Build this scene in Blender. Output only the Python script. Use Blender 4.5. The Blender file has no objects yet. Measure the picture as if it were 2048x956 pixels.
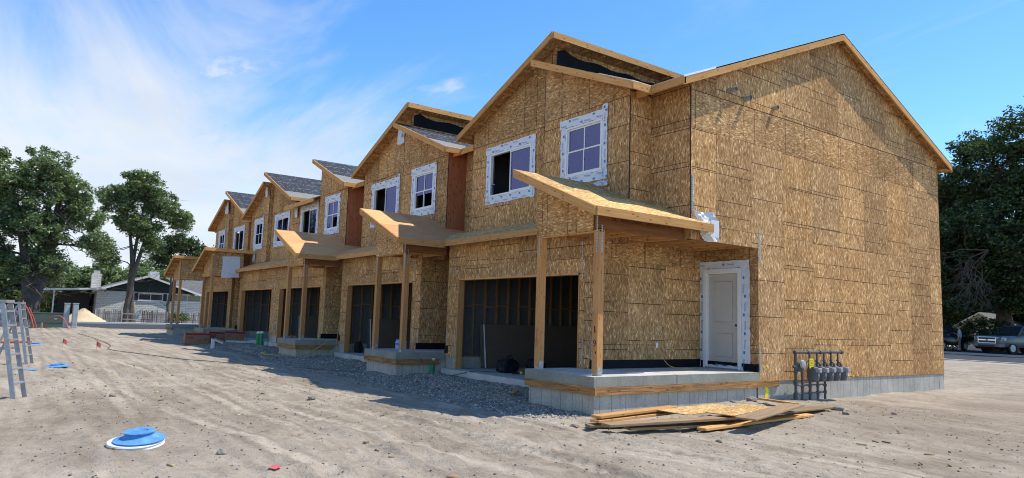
import bpy, bmesh, math, random
import numpy as np
from mathutils import Vector, Matrix
random.seed(7); RNG = np.random.default_rng(11)
scene = bpy.context.scene
COL = scene.collection
PI = math.pi

# ---------------------------------------------------------------- camera
cam_d = bpy.data.cameras.new('camera'); cam = bpy.data.objects.new('camera', cam_d); COL.objects.link(cam)
CR = Vector((0.58751896, 0.80857111, 0.03215956)); CU = Vector((0.07214907, -0.09192533, 0.99314865)); CF = Vector((-0.80598758, 0.58117338, 0.11234553))
M = Matrix((CR, CU, -CF)).transposed().to_4x4(); M.translation = (9.50738, -14.14455, 1.60841)
cam.matrix_world = M
cam_d.sensor_fit = 'HORIZONTAL'; cam_d.sensor_width = 36.0; cam_d.lens = 36.0 * 1408.55 / 2048
cam_d.clip_start = 0.1; cam_d.clip_end = 5000
scene.camera = cam

# ---------------------------------------------------------------- sun and sky
SUN_VEC = Vector((0.25, 0.52, 1.0)).normalized()
SUN_EL = math.asin(SUN_VEC.z); SUN_AZ = math.atan2(SUN_VEC.x, SUN_VEC.y)
SUN_STRENGTH = 2.4; SKY_STRENGTH = 0.15
sun_d = bpy.data.lights.new('sun', 'SUN'); sun = bpy.data.objects.new('sun', sun_d); COL.objects.link(sun)
sun_d.energy = SUN_STRENGTH; sun_d.angle = math.radians(0.53); sun_d.color = (1.0, 0.955, 0.88)
sun.rotation_euler = (-SUN_VEC).to_track_quat('-Z', 'Y').to_euler(); sun.location = (20, 30, 60)

world = bpy.data.worlds.new('World'); scene.world = world; world.use_nodes = True
def build_world():
    nt = world.node_tree; N = nt.nodes; L = nt.links; N.clear()
    out = N.new('ShaderNodeOutputWorld'); bg = N.new('ShaderNodeBackground'); L.new(bg.outputs[0], out.inputs[0])
    bg.inputs['Strength'].default_value = SKY_STRENGTH
    sky = N.new('ShaderNodeTexSky'); sky.sky_type = 'NISHITA'; sky.sun_disc = False
    sky.sun_elevation = SUN_EL; sky.sun_rotation = SUN_AZ; sky.altitude = 1300; sky.air_density = 1.0; sky.dust_density = 0.35; sky.ozone_density = 2.2
    hs = N.new('ShaderNodeHueSaturation'); hs.inputs['Saturation'].default_value = 1.25; hs.inputs['Value'].default_value = 0.74
    L.new(sky.outputs[0], hs.inputs['Color'])
    tc = N.new('ShaderNodeTexCoord'); sep = N.new('ShaderNodeSeparateXYZ'); L.new(tc.outputs['Generated'], sep.inputs[0])
    def m(op, a, b=None, c=None, clamp=False):
        n = N.new('ShaderNodeMath'); n.operation = op; n.use_clamp = clamp
        for i, v in enumerate((a, b, c)):
            if v is None: continue
            if isinstance(v, (int, float)): n.inputs[i].default_value = v
            else: L.new(v, n.inputs[i])
        return n.outputs[0]
    def ss(x, lo, hi):
        n = N.new('ShaderNodeMapRange'); n.interpolation_type = 'SMOOTHSTEP'; L.new(x, n.inputs[0]); n.inputs[1].default_value = lo; n.inputs[2].default_value = hi
        return n.outputs[0]
    zc = m('MAXIMUM', sep.outputs[2], 0.0); den = m('ADD', zc, 0.16)
    px = m('DIVIDE', sep.outputs[0], den); py = m('DIVIDE', sep.outputs[1], den)
    comb = N.new('ShaderNodeCombineXYZ'); L.new(px, comb.inputs[0]); L.new(py, comb.inputs[1])
    def noise(scale, detail, rough, dist, off, stretch=(1, 1, 1), rot=0):
        mp = N.new('ShaderNodeMapping'); L.new(comb.outputs[0], mp.inputs[0]); mp.inputs['Location'].default_value = off; mp.inputs['Scale'].default_value = stretch; mp.inputs['Rotation'].default_value = (0, 0, rot)
        n = N.new('ShaderNodeTexNoise'); L.new(mp.outputs[0], n.inputs['Vector']); n.inputs['Scale'].default_value = scale; n.inputs['Detail'].default_value = detail; n.inputs['Roughness'].default_value = rough; n.inputs['Distortion'].default_value = dist
        return n.outputs[0]
    # bank of thin veil towards the west (-X, slightly -Y), thinning out overhead and to the east
    west = m('ADD', m('MULTIPLY', sep.outputs[0], -0.76), m('MULTIPLY', sep.outputs[1], -0.65))
    low = ss(sep.outputs[2], 0.56, 0.06)
    wmask = m('MULTIPLY', ss(west, 0.05, 0.78), low)
    veil_n = noise(1.0, 8, 0.6, 0.9, (3.1, 1.7, 0), (0.55, 1.35, 1), 0.5)
    veil = ss(m('ADD', veil_n, m('MULTIPLY', wmask, 0.62)), 0.60, 1.0)
    streak_n = noise(1.6, 8, 0.62, 1.1, (7.3, 2.2, 0), (0.35, 1.6, 1), 0.95)
    streak = m('MULTIPLY', ss(m('ADD', streak_n, m('MULTIPLY', wmask, 0.34)), 0.62, 0.98), 0.75)
    puff_n = noise(2.6, 9, 0.58, 0.25, (1.9, 5.4, 0), (0.8, 1.25, 1), 0.4)
    puff = m('MULTIPLY', ss(m('ADD', puff_n, m('MULTIPLY', wmask, 0.26)), 0.64, 0.82), 0.9)
    cov = m('MAXIMUM', m('MAXIMUM', veil, streak), puff)
    cov = m('MULTIPLY', cov, ss(sep.outputs[2], -0.02, 0.03))
    cov = m('MULTIPLY', cov, 0.93)
    shade = noise(1.3, 5, 0.5, 0.2, (0.4, 8.8, 0))
    cr = N.new('ShaderNodeValToRGB'); L.new(shade, cr.inputs[0])
    cr.color_ramp.elements[0].position = 0.3; cr.color_ramp.elements[0].color = (2.0, 2.2, 2.5, 1)
    cr.color_ramp.elements[1].position = 0.75; cr.color_ramp.elements[1].color = (2.62, 2.68, 2.76, 1)
    mix = N.new('ShaderNodeMixRGB'); L.new(cov, mix.inputs[0]); L.new(hs.outputs[0], mix.inputs[1]); L.new(cr.outputs[0], mix.inputs[2])
    L.new(mix.outputs[0], bg.inputs['Color'])
build_world()
vs = scene.view_settings
vs.view_transform = 'Standard'; vs.look = 'None'; vs.exposure = 1.25; vs.gamma = 1.0; vs.use_curve_mapping = False
scene.cycles.max_bounces = 8; scene.cycles.diffuse_bounces = 4; scene.cycles.transparent_max_bounces = 12; scene.cycles.use_denoising = True; scene.cycles.filter_width = 1.05

# ---------------------------------------------------------------- material helpers
class NT:
    def __init__(s, name):
        s.mat = bpy.data.materials.new(name); s.mat.use_nodes = True
        s.t = s.mat.node_tree; s.N = s.t.nodes; s.L = s.t.links
        s.b = s.N['Principled BSDF']; s.out = s.N['Material Output']
    def lk(s, a, b): s.L.new(a, b)
    def put(s, inp, v):
        if isinstance(v, (int, float)): inp.default_value = v
        elif isinstance(v, tuple): inp.default_value = v if len(v) != 3 or len(inp.default_value) == 3 else (*v, 1)
        else: s.L.new(v, inp)
    def m(s, op, a, b=None, c=None, clamp=False):
        n = s.N.new('ShaderNodeMath'); n.operation = op; n.use_clamp = clamp
        for i, v in enumerate((a, b, c)):
            if v is not None: s.put(n.inputs[i], v)
        return n.outputs[0]
    def ss(s, x, lo, hi):
        n = s.N.new('ShaderNodeMapRange'); n.interpolation_type = 'SMOOTHSTEP'; s.put(n.inputs[0], x); n.inputs[1].default_value = lo; n.inputs[2].default_value = hi
        return n.outputs[0]
    def coord(s, kind='UV'): return s.N.new('ShaderNodeTexCoord').outputs[kind]
    def rnd(s): return s.N.new('ShaderNodeObjectInfo').outputs['Random']
    def island(s): return s.N.new('ShaderNodeNewGeometry').outputs['Random Per Island']
    def map(s, v, loc=(0, 0, 0), rot=(0, 0, 0), sc=(1, 1, 1)):
        n = s.N.new('ShaderNodeMapping'); s.lk(v, n.inputs[0]); s.put(n.inputs['Location'], loc) if not isinstance(loc, tuple) else setattr(n.inputs['Location'], 'default_value', loc)
        n.inputs['Rotation'].default_value = rot; n.inputs['Scale'].default_value = sc; return n.outputs[0]
    def noise(s, v, scale, detail=4, rough=0.5, dist=0.0, color=False):
        n = s.N.new('ShaderNodeTexNoise'); s.lk(v, n.inputs['Vector']); n.inputs['Scale'].default_value = scale; n.inputs['Detail'].default_value = detail; n.inputs['Roughness'].default_value = rough; n.inputs['Distortion'].default_value = dist
        return n.outputs['Color' if color else 0]
    def vor(s, v, scale, feat='F1', dim='3D', out='Color', rand=1.0):
        n = s.N.new('ShaderNodeTexVoronoi'); n.voronoi_dimensions = dim; n.feature = feat; s.lk(v, n.inputs['Vector']); n.inputs['Scale'].default_value = scale; n.inputs['Randomness'].default_value = rand
        return n.outputs[out]
    def ramp(s, f, stops, interp='LINEAR'):
        n = s.N.new('ShaderNodeValToRGB'); s.put(n.inputs[0], f); e = n.color_ramp.elements; n.color_ramp.interpolation = interp
        while len(e) < len(stops): e.new(0.5)
        for i, (p, c) in enumerate(stops): e[i].position = p; e[i].color = (*c, 1)
        return n.outputs[0]
    def mix(s, f, a, b, mode='MIX'):
        n = s.N.new('ShaderNodeMixRGB'); n.blend_type = mode; s.put(n.inputs[0], f); s.put(n.inputs[1], a); s.put(n.inputs[2], b); return n.outputs[0]
    def comb(s, x, y, z=0.0):
        n = s.N.new('ShaderNodeCombineXYZ')
        for i, v in enumerate((x, y, z)): s.put(n.inputs[i], v)
        return n.outputs[0]
    def sep(s, v):
        n = s.N.new('ShaderNodeSeparateXYZ'); s.lk(v, n.inputs[0]); return n.outputs
    def vadd(s, a, b):
        n = s.N.new('ShaderNodeVectorMath'); n.operation = 'ADD'; s.put(n.inputs[0], a); s.put(n.inputs[1], b); return n.outputs[0]
    def vscale(s, a, k):
        n = s.N.new('ShaderNodeVectorMath'); n.operation = 'SCALE'; s.put(n.inputs[0], a); s.put(n.inputs['Scale'], k); return n.outputs[0]
    def bump(s, h, dist, strength=1.0):
        n = s.N.new('ShaderNodeBump'); s.put(n.inputs['Height'], h); n.inputs['Distance'].default_value = dist; n.inputs['Strength'].default_value = strength
        s.lk(n.outputs[0], s.b.inputs['Normal'])
    def fin(s, color=None, rough=0.8, metal=0.0, spec=0.3, **kw):
        if color is not None: s.put(s.b.inputs['Base Color'], color)
        s.put(s.b.inputs['Roughness'], rough); s.put(s.b.inputs['Metallic'], metal); s.put(s.b.inputs['Specular IOR Level'], spec)
        for k, v in kw.items(): s.put(s.b.inputs[k], v)
        return s.mat

def m_osb(name, bright=1.0, lines=1.0, tint=(1, 1, 1), grey=0.0):
    t = NT(name); uv = t.coord(); r = t.rnd()
    off = t.comb(t.m('MULTIPLY', r, 37.0), t.m('MULTIPLY', r, 91.0))
    p = t.vadd(uv, off)
    warp = t.vscale(t.vadd(t.noise(p, 5.0, 2, color=True), (-0.5, -0.5, -0.5)), 0.10)
    pw = t.vadd(p, warp)
    sel = t.noise(p, 7.0, 2)
    def flakes(rot, sx, sy, loc):
        q = t.map(pw, loc, (0, 0, rot), (sx, sy, 1)); return t.sep(t.vor(q, 1.0, dim='2D'))[0]
    a = flakes(0.15, 56, 15, (0, 0, 0)); b = flakes(-0.6, 48, 13, (3.3, 1.1, 0)); c = flakes(0.7, 44, 12, (8.1, 4.4, 0)); d = flakes(-0.2, 26, 9, (2.1, 9.4, 0))
    s1 = t.ss(t.vor(t.map(pw, sc=(9, 5, 1)), 1.0, dim='2D', out='Distance'), 0.3, 0.55)
    ab = t.mix(t.ss(sel, 0.5, 0.56), t.comb(a, a, a), t.comb(b, b, b)); abc = t.mix(s1, ab, t.comb(c, c, c))
    f = t.m('ADD', t.m('MULTIPLY', t.sep(abc)[0], 0.72), t.m('MULTIPLY', d, 0.28))
    def sparse(rot, sx, sy, loc, thr):
        q = t.map(pw, loc, (0, 0, rot), (sx, sy, 1)); cc = t.sep(t.vor(q, 1.0, dim='2D')); dd = t.vor(q, 1.0, dim='2D', out='Distance'); return t.m('MULTIPLY', t.m('GREATER_THAN', cc[1], thr), t.ss(dd, 0.55, 0.4))
    hi = t.m('MAXIMUM', sparse(0.25, 34, 11, (5.5, 2.2, 0), 0.86), sparse(-0.75, 30, 10, (1.5, 7.2, 0), 0.89)); lo = t.m('MAXIMUM', sparse(-0.3, 40, 12, (9.5, 3.2, 0), 0.84), sparse(0.85, 34, 11, (4.1, 6.1, 0), 0.88))
    f = t.m('ADD', t.m('MULTIPLY', t.m('ADD', t.m('MULTIPLY', f, 0.62), 0.19), t.m('SUBTRACT', 1.0, t.m('MULTIPLY', lo, 0.52))), t.m('MULTIPLY', hi, 0.32), clamp=True)
    k = bright
    col = t.ramp(f, [(0.0, (0.11*k, 0.045*k, 0.014*k)), (0.22, (0.315*k, 0.165*k, 0.070*k)), (0.52, (0.49*k, 0.288*k, 0.132*k)), (0.8, (0.65*k, 0.42*k, 0.21*k)), (1.0, (0.92*k, 0.67*k, 0.37*k))])
    big = t.noise(p, 0.9, 4, 0.6)
    col = t.mix(1.0, col, t.ramp(big, [(0.3, (0.8, 0.78, 0.75)), (0.7, (1.12, 1.1, 1.06))]), 'MULTIPLY')
    pv = t.ramp(t.m('FRACT', t.m('MULTIPLY', r, 53.7)), [(0, (0.80, 0.77, 0.73)), (0.3, (0.95, 0.93, 0.90)), (0.6, (1.02, 1.02, 1.02)), (0.8, (1.06, 1.0, 0.90)), (1, (1.18, 1.15, 1.08))])
    col = t.mix(1.0, col, pv, 'MULTIPLY')
    if tint != (1, 1, 1): col = t.mix(1.0, col, tint, 'MULTIPLY')
    if grey: col = t.mix(grey, col, (0.30, 0.30, 0.20))
    # printed nailing lines, a different set on every panel
    sp = t.sep(uv); v = sp[1]
    def line(period, offs, width, on):
        x = t.m('FRACT', t.m('DIVIDE', t.m('ADD', v, offs), period)); x = t.m('ABSOLUTE', t.m('SUBTRACT', x, 0.5))
        return t.m('MULTIPLY', t.m('LESS_THAN', x, width / period / 2), on)
    r2 = t.m('FRACT', t.m('MULTIPLY', r, 17.31)); r3 = t.m('FRACT', t.m('MULTIPLY', r, 29.77)); r4 = t.m('FRACT', t.m('MULTIPLY', r, 71.13))
    ln = t.m('MAXIMUM', line(0.8128, t.m('MULTIPLY', t.m('FLOOR', t.m('MULTIPLY', r2, 4.0)), 0.2032), 0.017, t.m('LESS_THAN', r3, 0.95)), line(0.9144, t.m('MULTIPLY', r4, 0.4), 0.014, t.m('LESS_THAN', r4, 0.75)))
    wob = t.ss(t.noise(p, 2.3, 2), 0.30, 0.42)
    col = t.mix(t.m('MULTIPLY', t.m('MULTIPLY', ln, wob), 0.85 * lines), col, (0.035, 0.028, 0.022))
    # faint stamps
    t.bump(f, 0.004, 0.5)
    return t.fin(col, 0.85, 0, 0.06)

def m_wood(name, base, dark, knots=0.5, weather=0.0, rough=0.7, sx=30.0):
    t = NT(name); uv = t.coord(); r = t.rnd(); isl = t.island()
    rr = t.m('ADD', r, t.m('MULTIPLY', isl, 3.0))
    p = t.vadd(uv, t.comb(t.m('MULTIPLY', rr, 13.0), t.m('MULTIPLY', rr, 57.0)))
    g = t.noise(t.map(p, sc=(sx, 1.3, 1)), 1.0, 6, 0.6, 0.6); g2 = t.noise(t.map(p, sc=(sx * 4, 3, 1)), 1.0, 3, 0.6)
    f = t.m('ADD', t.m('MULTIPLY', g, 0.7), t.m('MULTIPLY', g2, 0.3))
    col = t.mix(t.ss(f, 0.35, 0.68), dark, base)
    kn = t.vor(t.map(p, sc=(6.5, 2.2, 1)), 1.0, dim='2D', out='Distance')
    col = t.mix(t.m('MULTIPLY', t.ss(kn, 0.13, 0.05), knots), col, (dark[0]*0.35, dark[1]*0.28, dark[2]*0.25))
    pv = t.ramp(t.m('FRACT', t.m('MULTIPLY', rr, 53.7)), [(0, (0.82, 0.8, 0.78)), (0.5, (1, 1, 1)), (1, (1.14, 1.1, 1.02))])
    col = t.mix(1.0, col, pv, 'MULTIPLY')
    if weather:
        w = t.noise(t.map(p, sc=(9, 1.1, 1)), 1.0, 5, 0.65)
        col = t.mix(t.m('MULTIPLY', t.ss(w, 0.35, 0.7), weather), col, (0.25, 0.22, 0.18))
    t.bump(f, 0.003, 0.4)
    return t.fin(col, rough + 0.15, 0, 0.07)

def m_plain(name, color, rough=0.6, metal=0.0, spec=0.25, var=0.12, scale=6.0, bump=0.0):
    t = NT(name); o = t.coord('Object')
    n = t.noise(o, scale, 5, 0.6)
    col = t.mix(1.0, color, t.ramp(n, [(0.3, (1 - var,) * 3), (0.7, (1 + var * 0.6,) * 3)]), 'MULTIPLY')
    if bump: t.bump(t.noise(o, scale * 8, 4, 0.6), bump, 0.6)
    return t.fin(col, rough, metal, spec)

def m_concrete(name, base=(0.36, 0.35, 0.325), seams=False, stain=0.5):
    t = NT(name); uv = t.coord()
    n = t.noise(uv, 1.6, 7, 0.62); n2 = t.noise(uv, 22, 5, 0.6)
    col = t.mix(1.0, base, t.ramp(n, [(0.3, (0.74, 0.74, 0.73)), (0.7, (1.16, 1.15, 1.12))]), 'MULTIPLY')
    col = t.mix(1.0, col, t.ramp(n2, [(0.3, (0.86,) * 3), (0.7, (1.08,) * 3)]), 'MULTIPLY')
    pit = t.ss(t.vor(uv, 13.0, dim='2D', out='Distance'), 0.13, 0.06)
    col = t.mix(t.m('MULTIPLY', pit, 0.55), col, (0.12, 0.115, 0.105))
    st = t.noise(t.map(uv, sc=(14, 1.2, 1)), 1.0, 5, 0.65)
    col = t.mix(t.m('MULTIPLY', t.ss(st, 0.52, 0.75), stain), col, (0.20, 0.185, 0.165))
    h = n2
    if seams:
        x = t.m('FRACT', t.m('DIVIDE', t.m('ADD', t.sep(uv)[0], t.m('MULTIPLY', t.noise(t.map(uv, sc=(1.2, 0, 1)), 1.0, 1), 0.35)), 0.305))
        ln = t.m('LESS_THAN', t.m('ABSOLUTE', t.m('SUBTRACT', x, 0.5)), 0.022)
        col = t.mix(t.m('MULTIPLY', ln, 0.6), col, (0.12, 0.115, 0.105)); h = t.m('ADD', h, t.m('MULTIPLY', ln, 1.2))
    t.bump(h, 0.004, 0.6)
    return t.fin(col, 0.92, 0, 0.06)

def m_felt():
    t = NT('roofing_felt'); uv = t.coord(); s = t.sep(uv)
    n = t.noise(uv, 3.0, 5, 0.6)
    col = t.ramp(n, [(0.3, (0.030, 0.032, 0.038)), (0.7, (0.055, 0.058, 0.066))])
    dots = t.ss(t.vor(t.map(uv, sc=(2.6, 4.2, 1)), 1.0, dim='2D', out='Distance', rand=0.7), 0.085, 0.06)
    y = t.m('FRACT', t.m('DIVIDE', s[1], 0.93)); ln = t.m('LESS_THAN', t.m('ABSOLUTE', t.m('SUBTRACT', y, 0.5)), 0.013)
    ln = t.m('MULTIPLY', ln, t.ss(t.noise(t.map(uv, sc=(2.5, 1, 1)), 1.0, 2), 0.42, 0.5))
    col = t.mix(t.m('MAXIMUM', t.m('MULTIPLY', dots, 0.75), t.m('MULTIPLY', ln, 0.6)), col, (0.55, 0.57, 0.6))
    t.bump(n, 0.01, 0.5)
    return t.fin(col, 0.8, 0, 0.12)

def m_dirt():
    t = NT('dirt'); o = t.coord('Object')
    big = t.noise(o, 0.16, 5, 0.6, 0.4); mid = t.noise(o, 0.9, 6, 0.62, 0.5); fine = t.noise(o, 9, 6, 0.65); grain = t.noise(o, 70, 3, 0.7)
    stre = t.noise(t.map(o, rot=(0, 0, 0.12), sc=(0.35, 2.4, 1)), 1.0, 6, 0.6, 0.5)
    f = t.m('ADD', t.m('ADD', t.m('MULTIPLY', big, 0.30), t.m('MULTIPLY', mid, 0.28)), t.m('ADD', t.m('MULTIPLY', stre, 0.27), t.m('MULTIPLY', fine, 0.15)))
    col = t.ramp(f, [(0.35, (0.178, 0.140, 0.101)), (0.45, (0.285, 0.232, 0.170)), (0.54, (0.392, 0.328, 0.25)), (0.67, (0.51, 0.435, 0.338))])
    col = t.mix(1.0, col, t.ramp(grain, [(0.25, (0.78,) * 3), (0.75, (1.18,) * 3)]), 'MULTIPLY')
    at = t.N.new('ShaderNodeAttribute'); at.attribute_name = 'wear'; wf = t.m('MULTIPLY', at.outputs['Fac'], t.ramp(t.noise(o, 5.0, 5, 0.65), [(0.35, (0.35,) * 3), (0.65, (1.0,) * 3)]))
    col = t.mix(t.m('MULTIPLY', wf, 0.6, clamp=True), col, (0.56, 0.47, 0.355))
    col = t.mix(t.m('MULTIPLY', t.m('MULTIPLY', at.outputs['Fac'], -0.9), 1.0, clamp=True), col, (0.215, 0.17, 0.127))
    peb = t.vor(o, 24.0, out='Distance'); pc = t.vor(o, 24.0)
    pm = t.m('MULTIPLY', t.ss(peb, 0.22, 0.14), t.m('GREATER_THAN', t.sep(pc)[0], 0.83))
    col = t.mix(t.m('MULTIPLY', pm, 0.7), col, t.ramp(t.sep(pc)[1], [(0, (0.13, 0.12, 0.11)), (1, (0.42, 0.40, 0.36))]))
    h = t.m('ADD', t.m('ADD', t.m('MULTIPLY', mid, 1.2), t.m('MULTIPLY', fine, 0.9)), t.m('ADD', t.m('MULTIPLY', grain, 0.25), t.m('MULTIPLY', pm, 0.3)))
    t.bump(h, 0.05, 1.0)
    return t.fin(col, 0.95, 0, 0.1)

def m_random(name, stops, rough=0.95, use='island', spec=0.05, noise_scale=None):
    t = NT(name); r = t.island() if use == 'island' else t.rnd()
    col = t.ramp(r, stops)
    if noise_scale:
        n = t.noise(t.coord('Object'), noise_scale, 4, 0.6); col = t.mix(1.0, col, t.ramp(n, [(0.3, (0.75,) * 3), (0.7, (1.15,) * 3)]), 'MULTIPLY')
    return t.fin(col, rough, 0, spec)

def m_leaf(name, stops, trans=0.35):
    t = NT(name); r = t.island(); o = t.coord('Object')
    col = t.ramp(t.m('ADD', t.m('MULTIPLY', r, 0.6), t.m('MULTIPLY', t.noise(o, 0.35, 3), 0.4)), stops)
    d = t.N.new('ShaderNodeBsdfDiffuse'); tr = t.N.new('ShaderNodeBsdfTranslucent'); gl = t.N.new('ShaderNodeBsdfGlossy'); gl.inputs['Roughness'].default_value = 0.45
    t.lk(col, d.inputs[0]); t.lk(t.mix(1.0, col, (1.25, 1.35, 0.7), 'MULTIPLY'), tr.inputs[0])
    mx = t.N.new('ShaderNodeMixShader'); mx.inputs[0].default_value = trans; t.lk(d.outputs[0], mx.inputs[1]); t.lk(tr.outputs[0], mx.inputs[2])
    m2 = t.N.new('ShaderNodeMixShader'); m2.inputs[0].default_value = 0.05; t.lk(mx.outputs[0], m2.inputs[1]); t.lk(gl.outputs[0], m2.inputs[2])
    t.lk(m2.outputs[0], t.out.inputs[0]); t.N.remove(t.b)
    return t.mat

def m_glass(name, tint=(0.33, 0.37, 0.74), k=0.22):
    t = NT(name); g = t.N.new('ShaderNodeBsdfGlossy'); g.inputs['Roughness'].default_value = 0.02; g.inputs['Color'].default_value = (*tint, 1)
    tr = t.N.new('ShaderNodeBsdfTransparent'); tr.inputs['Color'].default_value = (0.35, 0.36, 0.42, 1)
    bp = t.N.new('ShaderNodeBump'); bp.inputs['Distance'].default_value = 0.05; bp.inputs['Strength'].default_value = 0.35; t.lk(t.noise(t.coord('Object'), 1.3, 2, 0.5), bp.inputs['Height']); t.lk(bp.outputs[0], g.inputs['Normal'])
    lw = t.N.new('ShaderNodeFresnel'); lw.inputs['IOR'].default_value = 1.5
    f = t.m('ADD', t.m('MULTIPLY', lw.outputs[0], 0.6), k, clamp=True)
    mx = t.N.new('ShaderNodeMixShader'); t.lk(f, mx.inputs[0]); t.lk(tr.outputs[0], mx.inputs[1]); t.lk(g.outputs[0], mx.inputs[2])
    t.lk(mx.outputs[0], t.out.inputs[0]); t.N.remove(t.b); return t.mat

MT = {}
def make_materials():
    MT['osb'] = m_osb('osb_sheathing'); MT['osb_green'] = m_osb('osb_green', 0.95, 0.3, (0.92, 1.0, 0.8), 0.2)
    MT['osb_roof'] = m_osb('osb_roof_deck', 1.2, 0.25, (1.0, 1.05, 0.95), 0.10)
    MT['lumber'] = m_wood('framing_lumber', (0.68, 0.385, 0.155), (0.52, 0.262, 0.09), 0.65)
    MT['post'] = m_wood('post_lumber', (0.60, 0.315, 0.13), (0.46, 0.215, 0.078), 0.4)
    MT['beam'] = m_wood('laminated_beam', (0.30, 0.155, 0.075), (0.22, 0.10, 0.045), 0.1)
    MT['form'] = m_wood('stained_form_board', (0.56, 0.285, 0.10), (0.19, 0.09, 0.035), 0.7, 0.2)
    MT['old'] = m_wood('weathered_lumber', (0.38, 0.265, 0.15), (0.24, 0.15, 0.08), 0.3, 0.35)
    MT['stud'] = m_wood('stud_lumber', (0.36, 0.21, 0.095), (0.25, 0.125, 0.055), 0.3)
    MT['ply'] = m_wood('porch_plywood', (0.80, 0.425, 0.205), (0.68, 0.33, 0.142), 0.12, 0, 0.7, 9.0)
    MT['redply'] = m_wood('red_fire_plywood', (0.50, 0.185, 0.085), (0.40, 0.125, 0.055), 0.85, 0, 0.65, 12.0)
    MT['conc'] = m_concrete('foundation_concrete', (0.46, 0.425, 0.37), True, 0.6)
    MT['slab'] = m_concrete('slab_concrete', (0.52, 0.50, 0.46), False, 0.15)
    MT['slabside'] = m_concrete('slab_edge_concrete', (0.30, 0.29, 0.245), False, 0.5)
    MT['felt'] = m_felt()
    MT['drip'] = m_plain('eave_underlayment', (0.235, 0.228, 0.20), 0.85, spec=0.1, var=0.15)
    MT['white_metal'] = m_plain('white_drip_edge', (0.78, 0.78, 0.78), 0.4)
    MT['black'] = m_plain('black_membrane', (0.012, 0.012, 0.013), 0.7, spec=0.12, var=0.3, scale=3, bump=0.02)
    MT['tape'] = m_plain('flashing_tape_white', (0.70, 0.73, 0.78), 0.5, var=0.08, scale=9, bump=0.006)
    MT['blueprint'] = m_plain('blue_print', (0.06, 0.22, 0.55), 0.6)
    MT['blackprint'] = m_plain('black_print', (0.02, 0.02, 0.02), 0.6)
    MT['vinyl'] = m_plain('white_vinyl', (0.80, 0.80, 0.79), 0.35, var=0.04)
    MT['doorpaint'] = m_plain('primed_door', (0.52, 0.50, 0.46), 0.5, var=0.05)
    MT['galv'] = m_plain('galvanized_steel', (0.40, 0.41, 0.42), 0.48, 0.6, var=0.3, scale=30)
    MT['glass'] = m_glass('window_glass'); MT['glass_dim'] = m_glass('dark_window_glass', (0.30, 0.30, 0.44), 0.45)
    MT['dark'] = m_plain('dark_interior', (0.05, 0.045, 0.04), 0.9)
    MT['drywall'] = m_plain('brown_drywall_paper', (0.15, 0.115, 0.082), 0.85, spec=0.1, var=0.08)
    MT['sheath'] = m_plain('gray_sound_board', (0.11, 0.115, 0.12), 0.85, var=0.15)
    MT['wrap'] = m_plain('white_house_wrap', (0.66, 0.67, 0.68), 0.6, var=0.1, bump=0.01)
    MT['dirt'] = m_dirt()
    MT['gravel'] = m_random('gravel_stone', [(0, (0.16, 0.14, 0.115)), (0.5, (0.28, 0.25, 0.21)), (0.85, (0.42, 0.38, 0.325)), (1, (0.60, 0.55, 0.48))])
    MT['pebble'] = m_random('pebble_stone', [(0, (0.10, 0.085, 0.07)), (0.5, (0.22, 0.19, 0.155)), (1, (0.40, 0.365, 0.31))])
    MT['chips'] = m_random('wood_chip', [(0, (0.10, 0.07, 0.045)), (0.5, (0.32, 0.21, 0.11)), (1, (0.5, 0.38, 0.24))])
    MT['rock'] = m_plain('loose_rock', (0.30, 0.26, 0.21), 0.9, var=0.3, scale=12, bump=0.02)
    MT['asphalt'] = m_plain('asphalt', (0.060, 0.062, 0.066), 0.95, spec=0.08, var=0.15, scale=3, bump=0.004)
    MT['kerb'] = m_plain('kerb_concrete', (0.46, 0.455, 0.44), 0.85, var=0.1)
    MT['sand'] = m_plain('sand', (0.56, 0.43, 0.27), 0.95, var=0.15, scale=1.2, bump=0.03)
    MT['grassy'] = m_random('grass_blades', [(0, (0.05, 0.075, 0.02)), (1, (0.13, 0.16, 0.05))])
    MT['bluepl'] = m_plain('blue_spray_paint', (0.10, 0.28, 0.57), 0.65, var=0.35, scale=9, bump=0.004)
    MT['whitepl'] = m_plain('white_plastic', (0.72, 0.70, 0.66), 0.5, var=0.12)
    MT['alu'] = m_plain('ladder_aluminium', (0.34, 0.345, 0.35), 0.5, 0.3, var=0.25, scale=14)
    MT['greenpl'] = m_plain('green_pipe', (0.03, 0.26, 0.10), 0.45)
    MT['greenbox'] = m_plain('green_cabinet_paint', (0.075, 0.11, 0.085), 0.5)
    MT['greybox'] = m_plain('grey_cabinet_paint', (0.33, 0.37, 0.37), 0.5)
    MT['redpl'] = m_plain('red_conduit', (0.45, 0.095, 0.075), 0.6); MT['pinkpl'] = m_plain('red_paper', (0.55, 0.10, 0.12), 0.7)
    MT['orangepl'] = m_plain('orange_pipe', (0.60, 0.16, 0.07), 0.5)
    MT['iron'] = m_plain('dark_grey_pipe_paint', (0.085, 0.092, 0.10), 0.5, 0.1, var=0.2)
    MT['meter'] = m_plain('meter_grey', (0.10, 0.112, 0.122), 0.5, var=0.1); MT['meterhead'] = m_plain('meter_index_grey', (0.34, 0.35, 0.36), 0.4)
    MT['yellow'] = m_plain('yellow_tag', (0.85, 0.68, 0.02), 0.5); MT['redmark'] = m_plain('red_mark', (0.5, 0.06, 0.04), 0.6)
    MT['card'] = m_plain('cardboard', (0.30, 0.165, 0.095), 0.8, var=0.1); MT['cardred'] = m_plain('box_red_print', (0.30, 0.03, 0.03), 0.7)
    MT['bag'] = m_plain('black_nylon', (0.015, 0.015, 0.016), 0.6, var=0.4, bump=0.02)
    MT['toolyel'] = m_plain('yellow_tool', (0.7, 0.42, 0.03), 0.5)
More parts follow.
